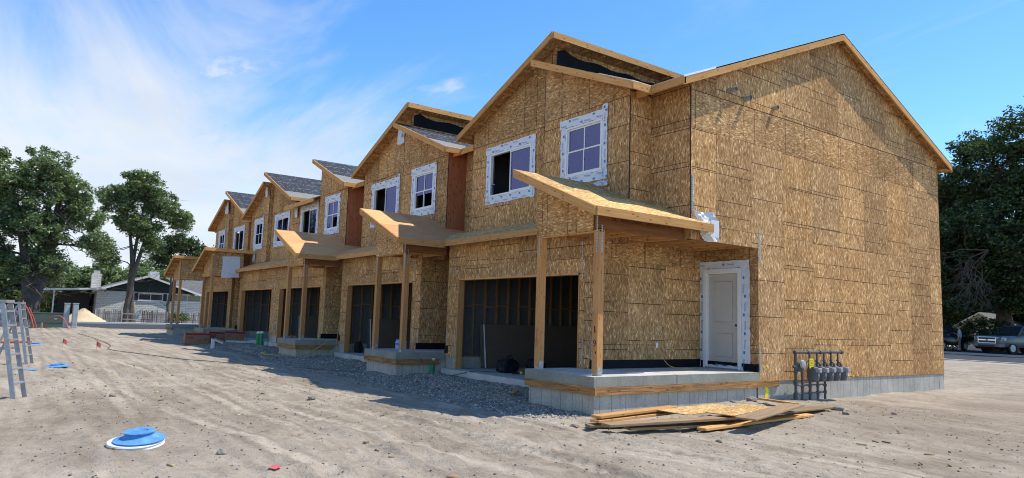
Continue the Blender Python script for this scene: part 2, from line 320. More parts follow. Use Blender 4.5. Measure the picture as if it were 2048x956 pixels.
    MT['cord'] = m_plain('grey_cord', (0.10, 0.105, 0.11), 0.6); MT['cordyel'] = m_plain('yellow_cord', (0.55, 0.40, 0.10), 0.6)
    MT['bottle'] = m_plain('clear_blue_plastic', (0.35, 0.45, 0.68), 0.15, spec=0.6, var=0.4, scale=25)
    MT['can'] = m_plain('red_can', (0.55, 0.03, 0.04), 0.3, 0.3)
    MT['bark'] = m_plain('tree_bark', (0.105, 0.085, 0.068), 0.95, var=0.4, scale=2.5, bump=0.06)
    MT['bark2'] = m_plain('pale_dead_wood', (0.15, 0.13, 0.105), 0.95, var=0.3, scale=3)
    MT['leaf'] = m_leaf('leaves', [(0.2, (0.05, 0.08, 0.027)), (0.5, (0.13, 0.185, 0.066)), (0.8, (0.245, 0.295, 0.125))])
    MT['leaf_shaded'] = m_leaf('shaded_leaves', [(0.2, (0.017, 0.034, 0.011)), (0.5, (0.044, 0.08, 0.022)), (0.8, (0.095, 0.14, 0.037))], 0.3)  # darker copy of the leaf colours, backlit shade put into the colour
    MT['leaf_yel'] = m_leaf('yellow_green_leaves', [(0.2, (0.09, 0.11, 0.015)), (0.8, (0.28, 0.29, 0.04))])
    MT['shingle'] = m_plain('grey_shingles', (0.13, 0.125, 0.118), 0.9, var=0.3, scale=2.5, bump=0.02)
    MT['darkpaint'] = m_plain('dark_green_siding', (0.018, 0.028, 0.028), 0.6)
    MT['whitetrim'] = m_plain('white_trim_paint', (0.66, 0.66, 0.64), 0.5)
    MT['greywood'] = m_random('weathered_pickets', [(0, (0.10, 0.09, 0.08)), (0.5, (0.20, 0.185, 0.17)), (1, (0.33, 0.31, 0.29))], noise_scale=2.0)
    MT['pane_far'] = m_plain('far_window_pane', (0.03, 0.035, 0.045), 0.1, spec=0.6)
    MT['carblack'] = m_plain('black_car_paint', (0.012, 0.012, 0.014), 0.22, 0.2, 0.6, var=0.05); MT['cargrey'] = m_plain('grey_truck_paint', (0.10, 0.105, 0.11), 0.28, 0.4, 0.5, var=0.05)
    MT['chrome'] = m_plain('chrome', (0.62, 0.63, 0.65), 0.18, 1.0, var=0.05); MT['tyre'] = m_plain('tyre_rubber', (0.015, 0.015, 0.015), 0.8)
    MT['carglass'] = m_plain('car_glass', (0.02, 0.025, 0.03), 0.06, spec=0.8, var=0.02); MT['redlamp'] = m_plain('red_lamp', (0.45, 0.01, 0.015), 0.2); MT['headlamp'] = m_plain('headlamp', (0.6, 0.58, 0.52), 0.15)
    MT['skin'] = m_plain('skin', (0.42, 0.24, 0.17), 0.6, var=0.06); MT['shirt'] = m_plain('grey_blue_shirt', (0.33, 0.40, 0.44), 0.85, var=0.1); MT['pants'] = m_plain('tan_trousers', (0.20, 0.15, 0.09), 0.85, var=0.12); MT['hair'] = m_plain('dark_hair', (0.02, 0.015, 0.012), 0.7)
    t = NT('white_painted_brick'); uv = t.coord(); b = t.N.new('ShaderNodeTexBrick'); t.lk(uv, b.inputs[0]); b.inputs['Scale'].default_value = 1.0; b.inputs['Brick Width'].default_value = 0.6; b.inputs['Row Height'].default_value = 0.2; b.inputs['Mortar Size'].default_value = 0.018
    b.inputs['Color1'].default_value = (0.66, 0.63, 0.575, 1); b.inputs['Color2'].default_value = (0.54, 0.515, 0.465, 1); b.inputs['Mortar'].default_value = (0.38, 0.365, 0.34, 1)
    t.bump(b.outputs['Fac'], -0.03, 0.8); MT['whitebrick'] = t.fin(b.outputs[0], 0.85)
make_materials()
# ---------------------------------------------------------------- mesh helpers
ORG = {}
def V3(p): return np.array(p, float)
class MB:
    def __init__(s): s.v = []; s.f = []; s.uv = []; s.m = []
    def face(s, pts, uvs=None, mat=0):
        i = len(s.v); s.v.extend([tuple(map(float, p)) for p in pts]); s.f.append(tuple(range(i, i + len(pts)))); s.m.append(mat)
        if uvs is None:
            P = np.array(pts, float); n = np.zeros(3)
            for k in range(len(P)): n += np.cross(P[k], P[(k + 1) % len(P)])
            a = int(np.argmax(np.abs(n)))
            if a == 2: uvs = [(p[0], p[1]) for p in P]
            elif a == 1: uvs = [(p[0], p[2]) for p in P]
            else: uvs = [(p[1], p[2]) for p in P]
        s.uv.append([tuple(u) for u in uvs]); return s
    def hexa(s, b, t, mat=0, mats=None, uvmode=None):
        """b, t: bottom and top rings (same length), walls between"""
        n = len(b); mt = mats or (mat, mat, mat)
        s.face(list(reversed(b)), None, mt[1]); s.face(t, None, mt[0])
        for k in range(n):
            s.face([b[k], b[(k + 1) % n], t[(k + 1) % n], t[k]], None, mt[2])
        return s
    def box(s, x0, x1, y0, y1, z0, z1, mat=0, mats=None):
        x0, x1 = min(x0, x1), max(x0, x1); y0, y1 = min(y0, y1), max(y0, y1); z0, z1 = min(z0, z1), max(z0, z1)
        b = [(x0, y0, z0), (x1, y0, z0), (x1, y1, z0), (x0, y1, z0)]; t = [(x, y, z1) for x, y, _ in b]
        return s.hexa(b, t, mat, mats)
    def board(s, p0, p1, w, t, up=(0, 0, 1), mat=0, off=(0, 0)):
        """rectangular bar from p0 to p1; w along the up-ish direction, t across; UV v runs along the length"""
        p0, p1, up = V3(p0), V3(p1), V3(up); d = p1 - p0; L = np.linalg.norm(d); d /= L
        a = np.cross(d, up); a /= np.linalg.norm(a); b = np.cross(a, d)
        p0 = p0 + a * off[0] + b * off[1]; p1 = p1 + a * off[0] + b * off[1]
        c = [(-t/2, -w/2), (t/2, -w/2), (t/2, w/2), (-t/2, w/2)]
        A = [p0 + a * x + b * y for x, y in c]; B = [p1 + a * x + b * y for x, y in c]
        per = [0, t, t + w, 2*t + w, 2*t + 2*w]; o = random.random() * 3
        for k in range(4):
            j = (k + 1) % 4
            s.face([A[k], A[j], B[j], B[k]], [(per[k] + o, 0), (per[k+1] + o, 0), (per[k+1] + o, L), (per[k] + o, L)], mat)
        s.face(A[::-1], [(0, 0), (t, 0), (t, .02), (0, .02)], mat); s.face(B, [(0, 0), (t, 0), (t, .02), (0, .02)], mat)
        return s
    def fascia(s, p0, p1, h=.17, t=.038, side=1, mat=0):
        """vertical board hanging below the line p0-p1, thickness towards side"""
        p0, p1 = V3(p0), V3(p1); d = p1 - p0; L = np.linalg.norm(d); n = np.array([-d[1], d[0], 0]); n = n / np.linalg.norm(n) * t * side; dn = np.array([0, 0, -h]); o = random.random() * 3
        A = [p0, p0 + dn, p0 + dn + n, p0 + n]; B = [p1, p1 + dn, p1 + dn + n, p1 + n]; per = [0, h, h + t, 2*h + t, 2*h + 2*t]
        for k in range(4):
            j = (k + 1) % 4
            s.face([A[k], A[j], B[j], B[k]], [(per[k] + o, 0), (per[k+1] + o, 0), (per[k+1] + o, L), (per[k] + o, L)], mat)
        s.face(A[::-1], None, mat); s.face(B, None, mat); return s
    def tube(s, path, r, n=8, mat=0, cap=True):
        P = [V3(p) for p in path]; rs = r if isinstance(r, (list, tuple)) else [r] * len(P); rings = []; pa = None
        for k, p in enumerate(P):
            d = (P[min(k + 1, len(P) - 1)] - P[max(k - 1, 0)]); d = d / (np.linalg.norm(d) + 1e-9)
            if pa is None:
                pa = np.cross(d, [0.31, 0.17, 0.93] if abs(d[2]) < .9 else [1, .1, 0])
            pa = pa - d * pa.dot(d); pa = pa / (np.linalg.norm(pa) + 1e-9); b = np.cross(d, pa)
            rings.append([p + (pa * math.cos(2*PI*i/n) + b * math.sin(2*PI*i/n)) * rs[k] for i in range(n)])
        Ls = 0
        for k in range(len(P) - 1):
            L2 = Ls + np.linalg.norm(P[k+1] - P[k])
            for i in range(n):
                j = (i + 1) % n
                s.face([rings[k][i], rings[k][j], rings[k+1][j], rings[k+1][i]], [(i/n*.3, Ls), ((i+1)/n*.3, Ls), ((i+1)/n*.3, L2), (i/n*.3, L2)], mat)
            Ls = L2
        if cap: s.face(rings[0][::-1], None, mat); s.face(rings[-1], None, mat)
        return s
    def lathe(s, prof, c=(0, 0, 0), n=24, mat=0, mtx=None, mats=None):
        rings = []
        for r, z in prof: rings.append([(r * math.cos(2*PI*i/n), r * math.sin(2*PI*i/n), z) for i in range(n)])
        def T(p):
            q = Vector(p)
            if mtx is not None: q = mtx @ q
            return (q.x + c[0], q.y + c[1], q.z + c[2])
        for k in range(len(prof) - 1):
            mm = mats[k] if mats else mat
            for i in range(n):
                j = (i + 1) % n
                s.face([T(rings[k][i]), T(rings[k][j]), T(rings[k+1][j]), T(rings[k+1][i])], None, mm)
        s.face([T(p) for p in rings[0][::-1]], None, mats[0] if mats else mat); s.face([T(p) for p in rings[-1]], None, mats[-1] if mats else mat)
        return s
    def add(s, verts, faces, mtx, mat=0):
        for f in faces: s.face([tuple(mtx @ Vector(verts[i])) for i in f], None, mat)
        return s
    def build(s, name, mats, parent=None, loc=None, smooth=False, weld=True, clips=(), recalc=True):
        if not isinstance(mats, (list, tuple)): mats = [mats]
        base = ORG[parent.name] if parent is not None else V3(loc if loc is not None else (0, 0, 0))
        me = bpy.data.meshes.new(name); me.from_pydata([tuple(V3(p) - base) for p in s.v], [], s.f)
        ul = me.uv_layers.new(name='UVMap'); flat = [c for f in s.uv for u in f for c in u]; ul.data.foreach_set('uv', flat)
        me.polygons.foreach_set('material_index', s.m)
        for m_ in mats: me.materials.append(MT[m_] if isinstance(m_, str) else m_)
        bm = bmesh.new(); bm.from_mesh(me)
        if weld: bmesh.ops.remove_doubles(bm, verts=bm.verts, dist=1e-5)
        for co, no in clips:
            bmesh.ops.bisect_plane(bm, geom=bm.verts[:] + bm.edges[:] + bm.faces[:], plane_co=tuple(V3(co) - base), plane_no=no, clear_outer=True)
        if not bm.faces: bm.free(); bpy.data.meshes.remove(me); return None
        if recalc: bmesh.ops.recalc_face_normals(bm, faces=bm.faces)
        bm.to_mesh(me); bm.free()
        if smooth: me.polygons.foreach_set('use_smooth', [True] * len(me.polygons)); me.set_sharp_from_angle(angle=math.radians(40))
        return link(name, me, parent, base)
def link(name, me, parent=None, base=(0, 0, 0)):
    o = bpy.data.objects.new(name, me); COL.objects.link(o); ORG[o.name] = V3(base)
    if parent is not None: o.parent = parent
    else: o.location = tuple(base)
    return o
def inst(src, dx, dy, dz, parent):
    o = bpy.data.objects.new(src.name.split('.')[0], src.data); COL.objects.link(o); o.parent = parent; ORG[o.name] = ORG[parent.name]
    o.location = (src.location.x + dx, src.location.y + dy, src.location.z + dz); return o
def tag(o, label=None, cat=None, group=None, kind=None):
    if label: o['label'] = label
    if cat: o['category'] = cat
    if group: o['group'] = group
    if kind: o['kind'] = kind
    return o
def thing(name, loc, label, cat, group=None):
    o = bpy.data.objects.new(name, None); COL.objects.link(o); o.location = loc; o.empty_display_size = .2; ORG[o.name] = V3(loc)
    return tag(o, label, cat, group)
def fastmesh(name, verts, faces, mat, parent=None, loc=(0, 0, 0), smooth=False):
    base = ORG[parent.name] if parent is not None else V3(loc)
    me = bpy.data.meshes.new(name); k = faces.shape[1]
    me.vertices.add(len(verts)); me.vertices.foreach_set('co', (verts - base).astype(np.float32).ravel())
    me.loops.add(faces.size); me.loops.foreach_set('vertex_index', faces.astype(np.int32).ravel())
    me.polygons.add(len(faces)); me.polygons.foreach_set('loop_start', (np.arange(len(faces)) * k).astype(np.int32))
    if smooth: me.polygons.foreach_set('use_smooth', np.ones(len(faces), bool))
    me.update(calc_edges=True); me.materials.append(MT[mat]); return link(name, me, parent, base)
FONTMESH = {}
def text_geo(txt):
    if txt in FONTMESH: return FONTMESH[txt]
    cu = bpy.data.curves.new('lettering', 'FONT'); cu.body = txt; cu.size = 1.0; cu.resolution_u = 2; cu.align_x = 'CENTER'; cu.align_y = 'CENTER'
    ob = bpy.data.objects.new('lettering', cu); COL.objects.link(ob); dg = bpy.context.evaluated_depsgraph_get()
    me = ob.evaluated_get(dg).to_mesh(); g = ([tuple(v.co) for v in me.vertices], [tuple(p.vertices) for p in me.polygons])
    ob.evaluated_get(dg).to_mesh_clear(); bpy.data.objects.remove(ob); bpy.data.curves.remove(cu); FONTMESH[txt] = g; return g
def add_text(mb, txt, c, xdir, ydir, size, mat):
    v, f = text_geo(txt); x, y = Vector(xdir).normalized(), Vector(ydir).normalized(); z = x.cross(y)
    m = Matrix((x * size, y * size, z * size)).transposed().to_4x4(); m.translation = c; mb.add(v, f, m, mat)

# ---------------------------------------------------------------- ground
def vnoise(x, y, seed):
    """smooth value noise"""
    xi = np.floor(x).astype(np.int64); yi = np.floor(y).astype(np.int64); fx = x - xi; fy = y - yi
    def h(a, b):
        n = (a * 374761393 + b * 668265263 + seed * 974634) & 0x7fffffff; n = ((n ^ (n >> 13)) * 1274126177) & 0x7fffffff; return ((n ^ (n >> 16)) & 0xffff) / 65535.0
    u = fx*fx*(3-2*fx); v = fy*fy*(3-2*fy)
    return (h(xi, yi)*(1-u) + h(xi+1, yi)*u)*(1-v) + (h(xi, yi+1)*(1-u) + h(xi+1, yi+1)*u)*v - .5
TRACKS = [(-8.9, .03, .05, .3), (-10.5, .03, .05, .3), (-11.6, -.02, .12, 1.2), (-13.0, .0, .1, .8), (-9.6, .11, .2, 2.0), (-7.9, -.05, .15, .7), (-12.2, .06, .2, 3.1)]
def smooth01(x): x = np.clip(x, 0, 1); return x*x*(3-2*x)
def gz(x, y):
    x = np.asarray(x, float); y = np.asarray(y, float)
    z = -.05 + .27 * smooth01((y - 11) / 14)
    near = np.exp(-(((x - 1.2) / 2.2)**2 + ((y + 1.2) / 1.8)**2)) * .10
    z = z + near - .03 * np.exp(-(((x + 1) / 3)**2 + ((y + 6) / 1.5)**2))
    z = z + .10 * np.exp(-(((y + 4.6) / 1.0)**2)) * smooth01((-x - 2) / 1.0) * smooth01((x + 45) / 6)
    z = z + .30 * np.exp(-(((x + 43.6) / 2.6)**2 + ((y + 9.6) / 2.2)**2)) + .22 * np.exp(-(((x + 44.5) / 1.6)**2 + ((y + 12.2) / 2.0)**2))
    d = np.clip(1 - smooth01((-x - 45) / 4), 0, 1) * np.clip(1 - smooth01((y - 19) / 4), 0, 1)
    z = z + d * (.05 * vnoise(x*.35, y*.35, 1) + .035 * vnoise(x*1.1, y*1.3, 2) + .04 * vnoise(x*3.1, y*3.3, 3) * (.4 + 1.6 * smooth01(vnoise(x*.3, y*.3, 21) * 2 + .4)) + .028 * vnoise(x*7.3, y*7.7, 4) + .012 * vnoise(x*13.1, y*11.7, 6))
    for y0, sl, amp, ph in TRACKS:
        yc = y0 + sl * (x + 5) + amp * np.sin(x * .21 + ph) * 2; e = np.abs(y - yc)
        for o in (0, 1.65):
            e = np.abs(y - yc - o); msk = np.exp(-(e / .13)**4) * (.4 + .6 * smooth01(vnoise(x*.4 + o, y*.4, 9) * 3 + .5))
            z = z - d * msk * (.012 + .006 * np.sin(x * 26 + e * 14)) + d * .010 * np.exp(-((e - .2) / .06)**2)
    return z
def wear(x, y):
    """dust packed pale by tyres (positive) and dark turned soil (negative)"""
    w = np.zeros_like(x); rr = random.Random(4)
    for k in range(15):
        y0 = -13.6 + .62 * k + rr.uniform(-.4, .4); sl = rr.uniform(-.10, .16); amp = rr.uniform(.05, .5); ph = rr.uniform(0, 6); wl = rr.uniform(.08, .2)
        yc = y0 + sl * (x + 4) + amp * np.sin(x * wl + ph)
        for o in (0, 1.62):
            e = y - yc - o; band = np.exp(-(np.abs(e) / .115)**6); tread = .5 + .5 * np.sin(x * 30 + np.abs(e) * 38); fade = smooth01(vnoise(x*.22 + k, y*.35, 40 + k) * 4 + .35)
            w = w + band * fade * (.35 + .75 * (tread > .45)) * .8 - .55 * fade * np.exp(-((np.abs(e) - .15) / .035)**2)
    w = w * .8 - .42 * smooth01((x - .6) / 2.5) * smooth01((y + 6.5) / 4) * (.4 + .9 * smooth01(vnoise(x*.5, y*1.3, 77) * 2 + .5)) - .3 * smooth01((-10.5 - y) / 2) * smooth01(vnoise(x*.4, y*.8, 78) * 2 + .5)
    return np.clip(w, -1, 1.0) * np.clip(1 - smooth01((-x - 40) / 6), 0, 1) * np.clip(1 - smooth01((y + 3) / 2.5) * (x < .2), 0, 1)
def axis_pts(lo, hi, flo, fhi, fine, coarse):
    a = list(np.arange(flo, fhi, fine)); s = fine; x = flo
    L = []
    while x > lo: s = min(s * 1.12, coarse); x -= s; L.append(x)
    s = fine; x = a[-1]; H = []
    while x < hi: s = min(s * 1.12, coarse); x += s; H.append(x)
    return np.array(L[::-1] + a + H)
def make_ground():
    xs = axis_pts(-400, 300, -11, 8, .045, 25); ys = axis_pts(-300, 400, -13.6, 1.5, .045, 25)
    X, Y = np.meshgrid(xs, ys); Z = gz(X, Y); n, m = X.shape
    v = np.stack([X, Y, Z], -1).reshape(-1, 3); i = np.arange(n*m).reshape(n, m)
    f = np.stack([i[:-1, :-1], i[:-1, 1:], i[1:, 1:], i[1:, :-1]], -1).reshape(-1, 4)
    o = tag(fastmesh('ground', v, f, 'dirt', smooth=True), kind='structure'); a = o.data.attributes.new('wear', 'FLOAT', 'POINT'); a.data.foreach_set('value', wear(X, Y).ravel().astype(np.float32))
make_ground()
def stones(name, n, sampler, smin, smax, mat, label, cat):
    """angular little stones as one mass"""
    xy = sampler(n); n = len(xy); s = smin + (smax - smin) * RNG.random(n)**2.2
    base = np.array([[1, 0, 0], [-.3, .95, 0], [-.8, -.6, 0], [.3, -.9, .1], [.1, .1, .75], [0, 0, -.5]])
    f0 = np.array([[0, 1, 4], [1, 2, 4], [2, 3, 4], [3, 0, 4], [1, 0, 5], [2, 1, 5], [3, 2, 5], [0, 3, 5]])
    a = RNG.random(n) * 2 * PI; J = 1 + .5 * (RNG.random((n, 6, 3)) - .5)
    P = base[None] * J * s[:, None, None]; ca, sa = np.cos(a)[:, None], np.sin(a)[:, None]
    x = P[..., 0]*ca - P[..., 1]*sa; y = P[..., 0]*sa + P[..., 1]*ca; P = np.stack([x, y, P[..., 2]], -1)
    z = gz(xy[:, 0], xy[:, 1]); P += np.stack([xy[:, 0], xy[:, 1], z + s*.12], -1)[:, None, :]
    F = (np.arange(n)[:, None, None] * 6 + f0[None]).reshape(-1, 3)
    return tag(fastmesh(name, P.reshape(-1, 3), F, mat), label, cat, kind='stuff')
def s_gravel(n):
    x = -32 + 32 * RNG.random(n)**.62; y = -4.05 - 2.7 * RNG.random(n)**1.7 + .5 * vnoise(x*.5, x*0, 5)
    m = ((np.mod(-x, 7.669) > 2.1) | (y < -5.42)) & (y < -4.0); return np.stack([x, y], -1)[m]
def s_pebble(n):
    x = -14 + 24 * RNG.random(n); y = -13.8 + 16 * RNG.random(n)
    m = ~((x < .1) & (y > -5.4)); return np.stack([x, y], -1)[m]
stones('gravel', 30000, s_gravel, .012, .038, 'gravel', 'grey crushed gravel spread in front of the garages', 'gravel')
stones('pebbles', 11000, s_pebble, .003, .022, 'pebble', 'small loose pebbles scattered over the dirt yard', 'pebbles')

def chips():
    """wood splinters and offcuts trodden into the dirt"""
    n = 170; x = -16 + 22 * RNG.random(n); y = -13 + 12 * RNG.random(n); m = ~((x < .3) & (y > -5.6)); x, y = x[m], y[m]; n = len(x); L = .015 + .06 * RNG.random(n)**2; w = .006 + .012 * RNG.random(n); a = RNG.random(n) * PI; c, s = np.cos(a), np.sin(a); z = gz(x, y) + .012
    P = np.stack([np.stack([x + sx*L*c - sy*w*s, y + sx*L*s + sy*w*c, z + zz + .0 * x], -1) for sx, sy, zz in ((-1, -1, -.008), (1, -1, -.008), (1, 1, -.008), (-1, 1, -.008), (-1, -1, .006), (1, -1, .01), (1, 1, .01), (-1, 1, .006))], 1)
    f0 = np.array([[0, 1, 5, 4], [1, 2, 6, 5], [2, 3, 7, 6], [3, 0, 4, 7], [4, 5, 6, 7]]); tag(fastmesh('wood_chips', P.reshape(-1, 3), (np.arange(n)[:, None, None]*8 + f0[None]).reshape(-1, 4), 'chips'), 'wood chips and splinters strewn over the dirt', 'wood chips', kind='stuff')
chips()
# ---------------------------------------------------------------- townhouses
W = 7.669; yD = -.5; yR = -2.774; yDH = -3.42; yS = -3.24; yG = -3.917; yB = 8.51; RC = 1.12; UB = 4.1; XG = 1.6; GO0 = 2.07; GO1 = 7.12; ZGO = 2.65; ZS = 3.355; ZF = .41
RY = 2.87; RZ = 9.2; SL = .4167
def zmain(y): return RZ - SL * abs(y - RY)

def gridslab(mb, P, ae, ze, holes, d0, d1, rot=False, mat=0):
    """slab in the wall plane, cut by rectangular holes; P(a, z, d) gives the point"""
    A = sorted(set([ae[0], ae[1]] + [h for H in holes for h in H[:2] if ae[0] < h < ae[1]])); Z = sorted(set([ze[0], ze[1]] + [h for H in holes for h in H[2:] if ze[0] < h < ze[1]]))
    def inside(i, j):
        if i < 0 or j < 0 or i >= len(A) - 1 or j >= len(Z) - 1: return False
        a, z = (A[i] + A[i+1]) / 2, (Z[j] + Z[j+1]) / 2
        return not any(H[0] < a < H[1] and H[2] < z < H[3] for H in holes)
    uv = (lambda a, z: (z, a)) if rot else (lambda a, z: (a, z))
    for i in range(len(A) - 1):
        for j in range(len(Z) - 1):
            if not inside(i, j): continue
            a0, a1, z0, z1 = A[i], A[i+1], Z[j], Z[j+1]; u4 = [uv(a0, z0), uv(a1, z0), uv(a1, z1), uv(a0, z1)]
            mb.face([P(a0, z0, d1), P(a1, z0, d1), P(a1, z1, d1), P(a0, z1, d1)], u4, mat); mb.face([P(a0, z1, d0), P(a1, z1, d0), P(a1, z0, d0), P(a0, z0, d0)], u4[::-1], mat)
            for di, dj, e in ((-1, 0, ((a0, z0), (a0, z1))), (1, 0, ((a1, z0), (a1, z1))), (0, -1, ((a0, z0), (a1, z0))), (0, 1, ((a0, z1), (a1, z1)))):
                if not inside(i + di, j + dj):
                    (p, q), (p2, q2) = e; mb.face([P(p, q, d0), P(p2, q2, d0), P(p2, q2, d1), P(p, q, d1)], [uv(p, q), uv(p2, q2), uv(p2, q2 + .01), uv(p, q + .01)], mat)
def wall(parent, axis, plane, ns, a0, a1, z0, z1, bands=None, holes=(), clips=(), mat='osb', core_t=.12, name='wall', pname='osb_panel', aoff=0.0, core='stud', greens=()):
    a0, a1 = min(a0, a1), max(a0, a1)
    P = (lambda a, z, d: (a, plane + ns * d, z)) if axis == 'x' else (lambda a, z, d: (plane + ns * d, a, z))
    cl = []
    for (pa, pz), (qa, qz) in clips:
        dx, dz = qa - pa, qz - pz
        n = np.array([-dz, dx]) if dx > 0 else np.array([dz, -dx])
        cl.append((P(pa, pz, 0), (n[0], 0, n[1]) if axis == 'x' else (0, n[0], n[1])))
    mb = MB(); gridslab(mb, P, (a0, a1), (z0, z1), holes, -core_t, -.001); w = mb.build(name, core, parent, clips=cl)
    k = 0
    for b in (bands or [(z0, z1, False, 1.22)]):
        zb0, zb1, rot, pw = b[:4]; a = a0 - (aoff if not rot else 0) - (b[4] if len(b) > 4 else 0)
        while a < a1 - .02:
            p0, p1 = max(a, a0), min(a + pw, a1); a += pw
            if p1 - p0 < .03: continue
            mb = MB(); gridslab(mb, P, (p0 + .0025, p1 - .0025), (zb0 + .003, zb1 - .003), holes, 0, .014 + random.uniform(-.0015, .0015), rot)
            k += 1
            if mb.f: mb.build(pname, 'osb_green' if k in greens else mat, w, clips=cl)
    return w
def sheet(parent, name, U, pts, zf, mats, t=.028, swap=False):
    mb = MB(); top = [(U(u), y, zf(u, y)) for u, y in pts]; bot = [(x, y, z - t) for x, y, z in top]
    f = (lambda p: (p[1], p[0] * 1.08)) if swap else (lambda p: (p[0], p[1] * 1.08))
    mb.face(top, [f(p) for p in top], 0); mb.face(bot[::-1], [f(p) for p in bot[::-1]], 1); n = len(top)
    for k in range(n): mb.face([bot[k], bot[(k+1) % n], top[(k+1) % n], top[k]], None, 1)
    return mb.build(name, mats, parent)
def clip_poly(pts, axis, val, keep_less):
    out = []
    for k in range(len(pts)):
        p, q = pts[k], pts[(k+1) % len(pts)]; ip = (p[axis] <= val) == keep_less; iq = (q[axis] <= val) == keep_less
        if ip: out.append(p)
        if ip != iq:
            t = (val - p[axis]) / (q[axis] - p[axis]); out.append((p[0] + (q[0]-p[0])*t, p[1] + (q[1]-p[1])*t))
    return out
def tape_strip(mb, P, a0, a1, z0, z1, d, vertical, seed):
    rr = random.Random(seed); na = max(2, int((a1 - a0) / .07)); nz = max(2, int((z1 - z0) / .07)); g = {}
    for i in range(na + 1):
        for j in range(nz + 1):
            e = (i in (0, na)) + (j in (0, nz)); ja = rr.uniform(-.012, .012) if e else 0
            g[i, j] = P(a0 + (a1 - a0) * i / na + ja, z0 + (z1 - z0) * j / nz + (rr.uniform(-.012, .012) if e else 0), d + rr.uniform(0, .005) + (.012 * rr.random() if e else 0))
    for i in range(na):
        for j in range(nz): mb.face([g[i, j], g[i+1, j], g[i+1, j+1], g[i, j+1]], None, 0)
    x = Vector(P(1, 0, 0)) - Vector(P(0, 0, 0)); up = Vector((0, 0, 1))
    if vertical:
        z = z0 + .14
        while z < z1 - .1:
            c = P((a0 + a1) / 2 + rr.uniform(-.03, .03), z, d + .019); add_text(mb, 'Moistop', c, -up, x, .062, 1)
            c2 = P((a0 + a1) / 2 + rr.uniform(-.03, .03), z + .24, d + .019); mb.face([tuple(Vector(c2) + x * sx * .022 + up * sz * .032) for sx, sz in ((-1, -1), (1, -1), (1, 1), (-1, 1))], None, 1); z += .42
    else:
        a = a0 + .15
        while a < a1 - .1:
            zz = (z0 + z1) / 2 + rr.choice((-.05, .05)); c = P(a, zz, d + .019); add_text(mb, 'Moistop', c, x, up, .062, 1)
            c2 = P(a + .22, (z0 + z1) - zz, d + .019); mb.face([tuple(Vector(c2) + x * sx * .032 + up * sz * .022) for sx, sz in ((-1, -1), (1, -1), (1, 1), (-1, 1))], None, 1); a += .42
def window(parent, a0, a1, z0, z1, plane, kind, opened, seed, label=None):
    P = lambda a, z, d: (a, plane - d, z)
    def fr(mb, A0, A1, Z0, Z1, w, d0, d1):
        gridslab(mb, P, (A0, A1), (Z0, Z1), [(A0 + w, A1 - w, Z0 + w, Z1 - w)], d0, d1)
    mb = MB(); fr(mb, a0, a1, z0, z1, .045, -.05, .036); mid = (a0 + a1) / 2; zm = (z0 + z1) / 2
    win = mb.build('window', 'vinyl', parent)
    if label: win['label'] = label
    def pane(A0, A1, Z0, Z1, d=-.012, m='glass'):
        b = MB(); gridslab(b, P, (A0, A1), (Z0, Z1), [], d - .004, d); b.build('pane', m, win)
    if kind == 'slider':
        mb = MB(); fr(mb, mid - .02, a1 - .046, z0 + .046, z1 - .046, .035, -.03, .012); mb.build('sash', 'vinyl', win); pane(mid + .015, a1 - .081, z0 + .081, z1 - .081)
        if not opened:
            mb = MB(); fr(mb, a0 + .046, mid + .02, z0 + .046, z1 - .046, .035, -.046, -.034); mb.build('sash', 'vinyl', win); pane(a0 + .081, mid - .025, z0 + .081, z1 - .081, -.04)
    else:
        for Z0, Z1, dd, op in ((zm - .018, z1 - .046, -.005, False), (z0 + .046, zm + .018, .012, opened)):
            mb = MB(); gridslab(mb, P, (a0 + .046, a1 - .046), (Z0, Z1), [(a0 + .081, mid - .015, Z0 + .035, Z1 - .035), (mid + .015, a1 - .081, Z0 + .035, Z1 - .035)], dd - .035, dd); mb.build('sash', 'vinyl', win)
            for A0, A1, k in ((a0 + .081, mid - .015, 0), (mid + .015, a1 - .081, 1)):
                if op and k in op: pane(A0, A1, Z1 - .13, Z1 - .035, dd - .015); continue
                pane(A0, A1, Z0 + .035, Z1 - .035, dd - .015)
    e = random.Random(seed).uniform
    for A0, A1, Z0, Z1, d, v in ((a0 - .19, a1 + .19, z0 - .2, z0 - .004, .019, False), (a0 - .18, a0 - .004, z0 - .17 + e(-.05, .05), z1 + .05, .024, True), (a1 + .004, a1 + .18, z0 - .19 + e(-.04, .03), z1 + .26 * (seed % 2) + .05, .024, True), (a0 - .22, a1 + .18, z1 + .004, z1 + .21, .030, False)):
        mb = MB(); tape_strip(mb, P, A0, A1, Z0, Z1, d, v, seed * 7 + int(d * 1000)); mb.build('flashing_tape', ['tape', 'blueprint'], win, weld=False, recalc=False)
    return win
def strap(parent, x, y, z0, z1, w=.035, axis='x', holes=True):
    """perforated steel strap standing on a wall; axis is the direction of its width"""
    mb = MB(); t = .004
    if axis == 'x': mb.box(x - w/2, x + w/2, y - t, y, z0, z1)
    else: mb.box(x, x + t, y - w/2, y + w/2, z0, z1)
    o = mb.build('strap_tie', 'galv', parent); z = z0 + .04
    if holes:
        mb = MB()
        while z < z1 - .02:
            if axis == 'x': mb.box(x - .007, x + .007, y - t - .002, y - t + .001, z - .007, z + .007)
            else: mb.box(x + t - .001, x + t + .002, y - .007, y + .007, z - .007, z + .007)
            z += .05
        mb.build('nail_hole', 'blackprint', o)
    return o

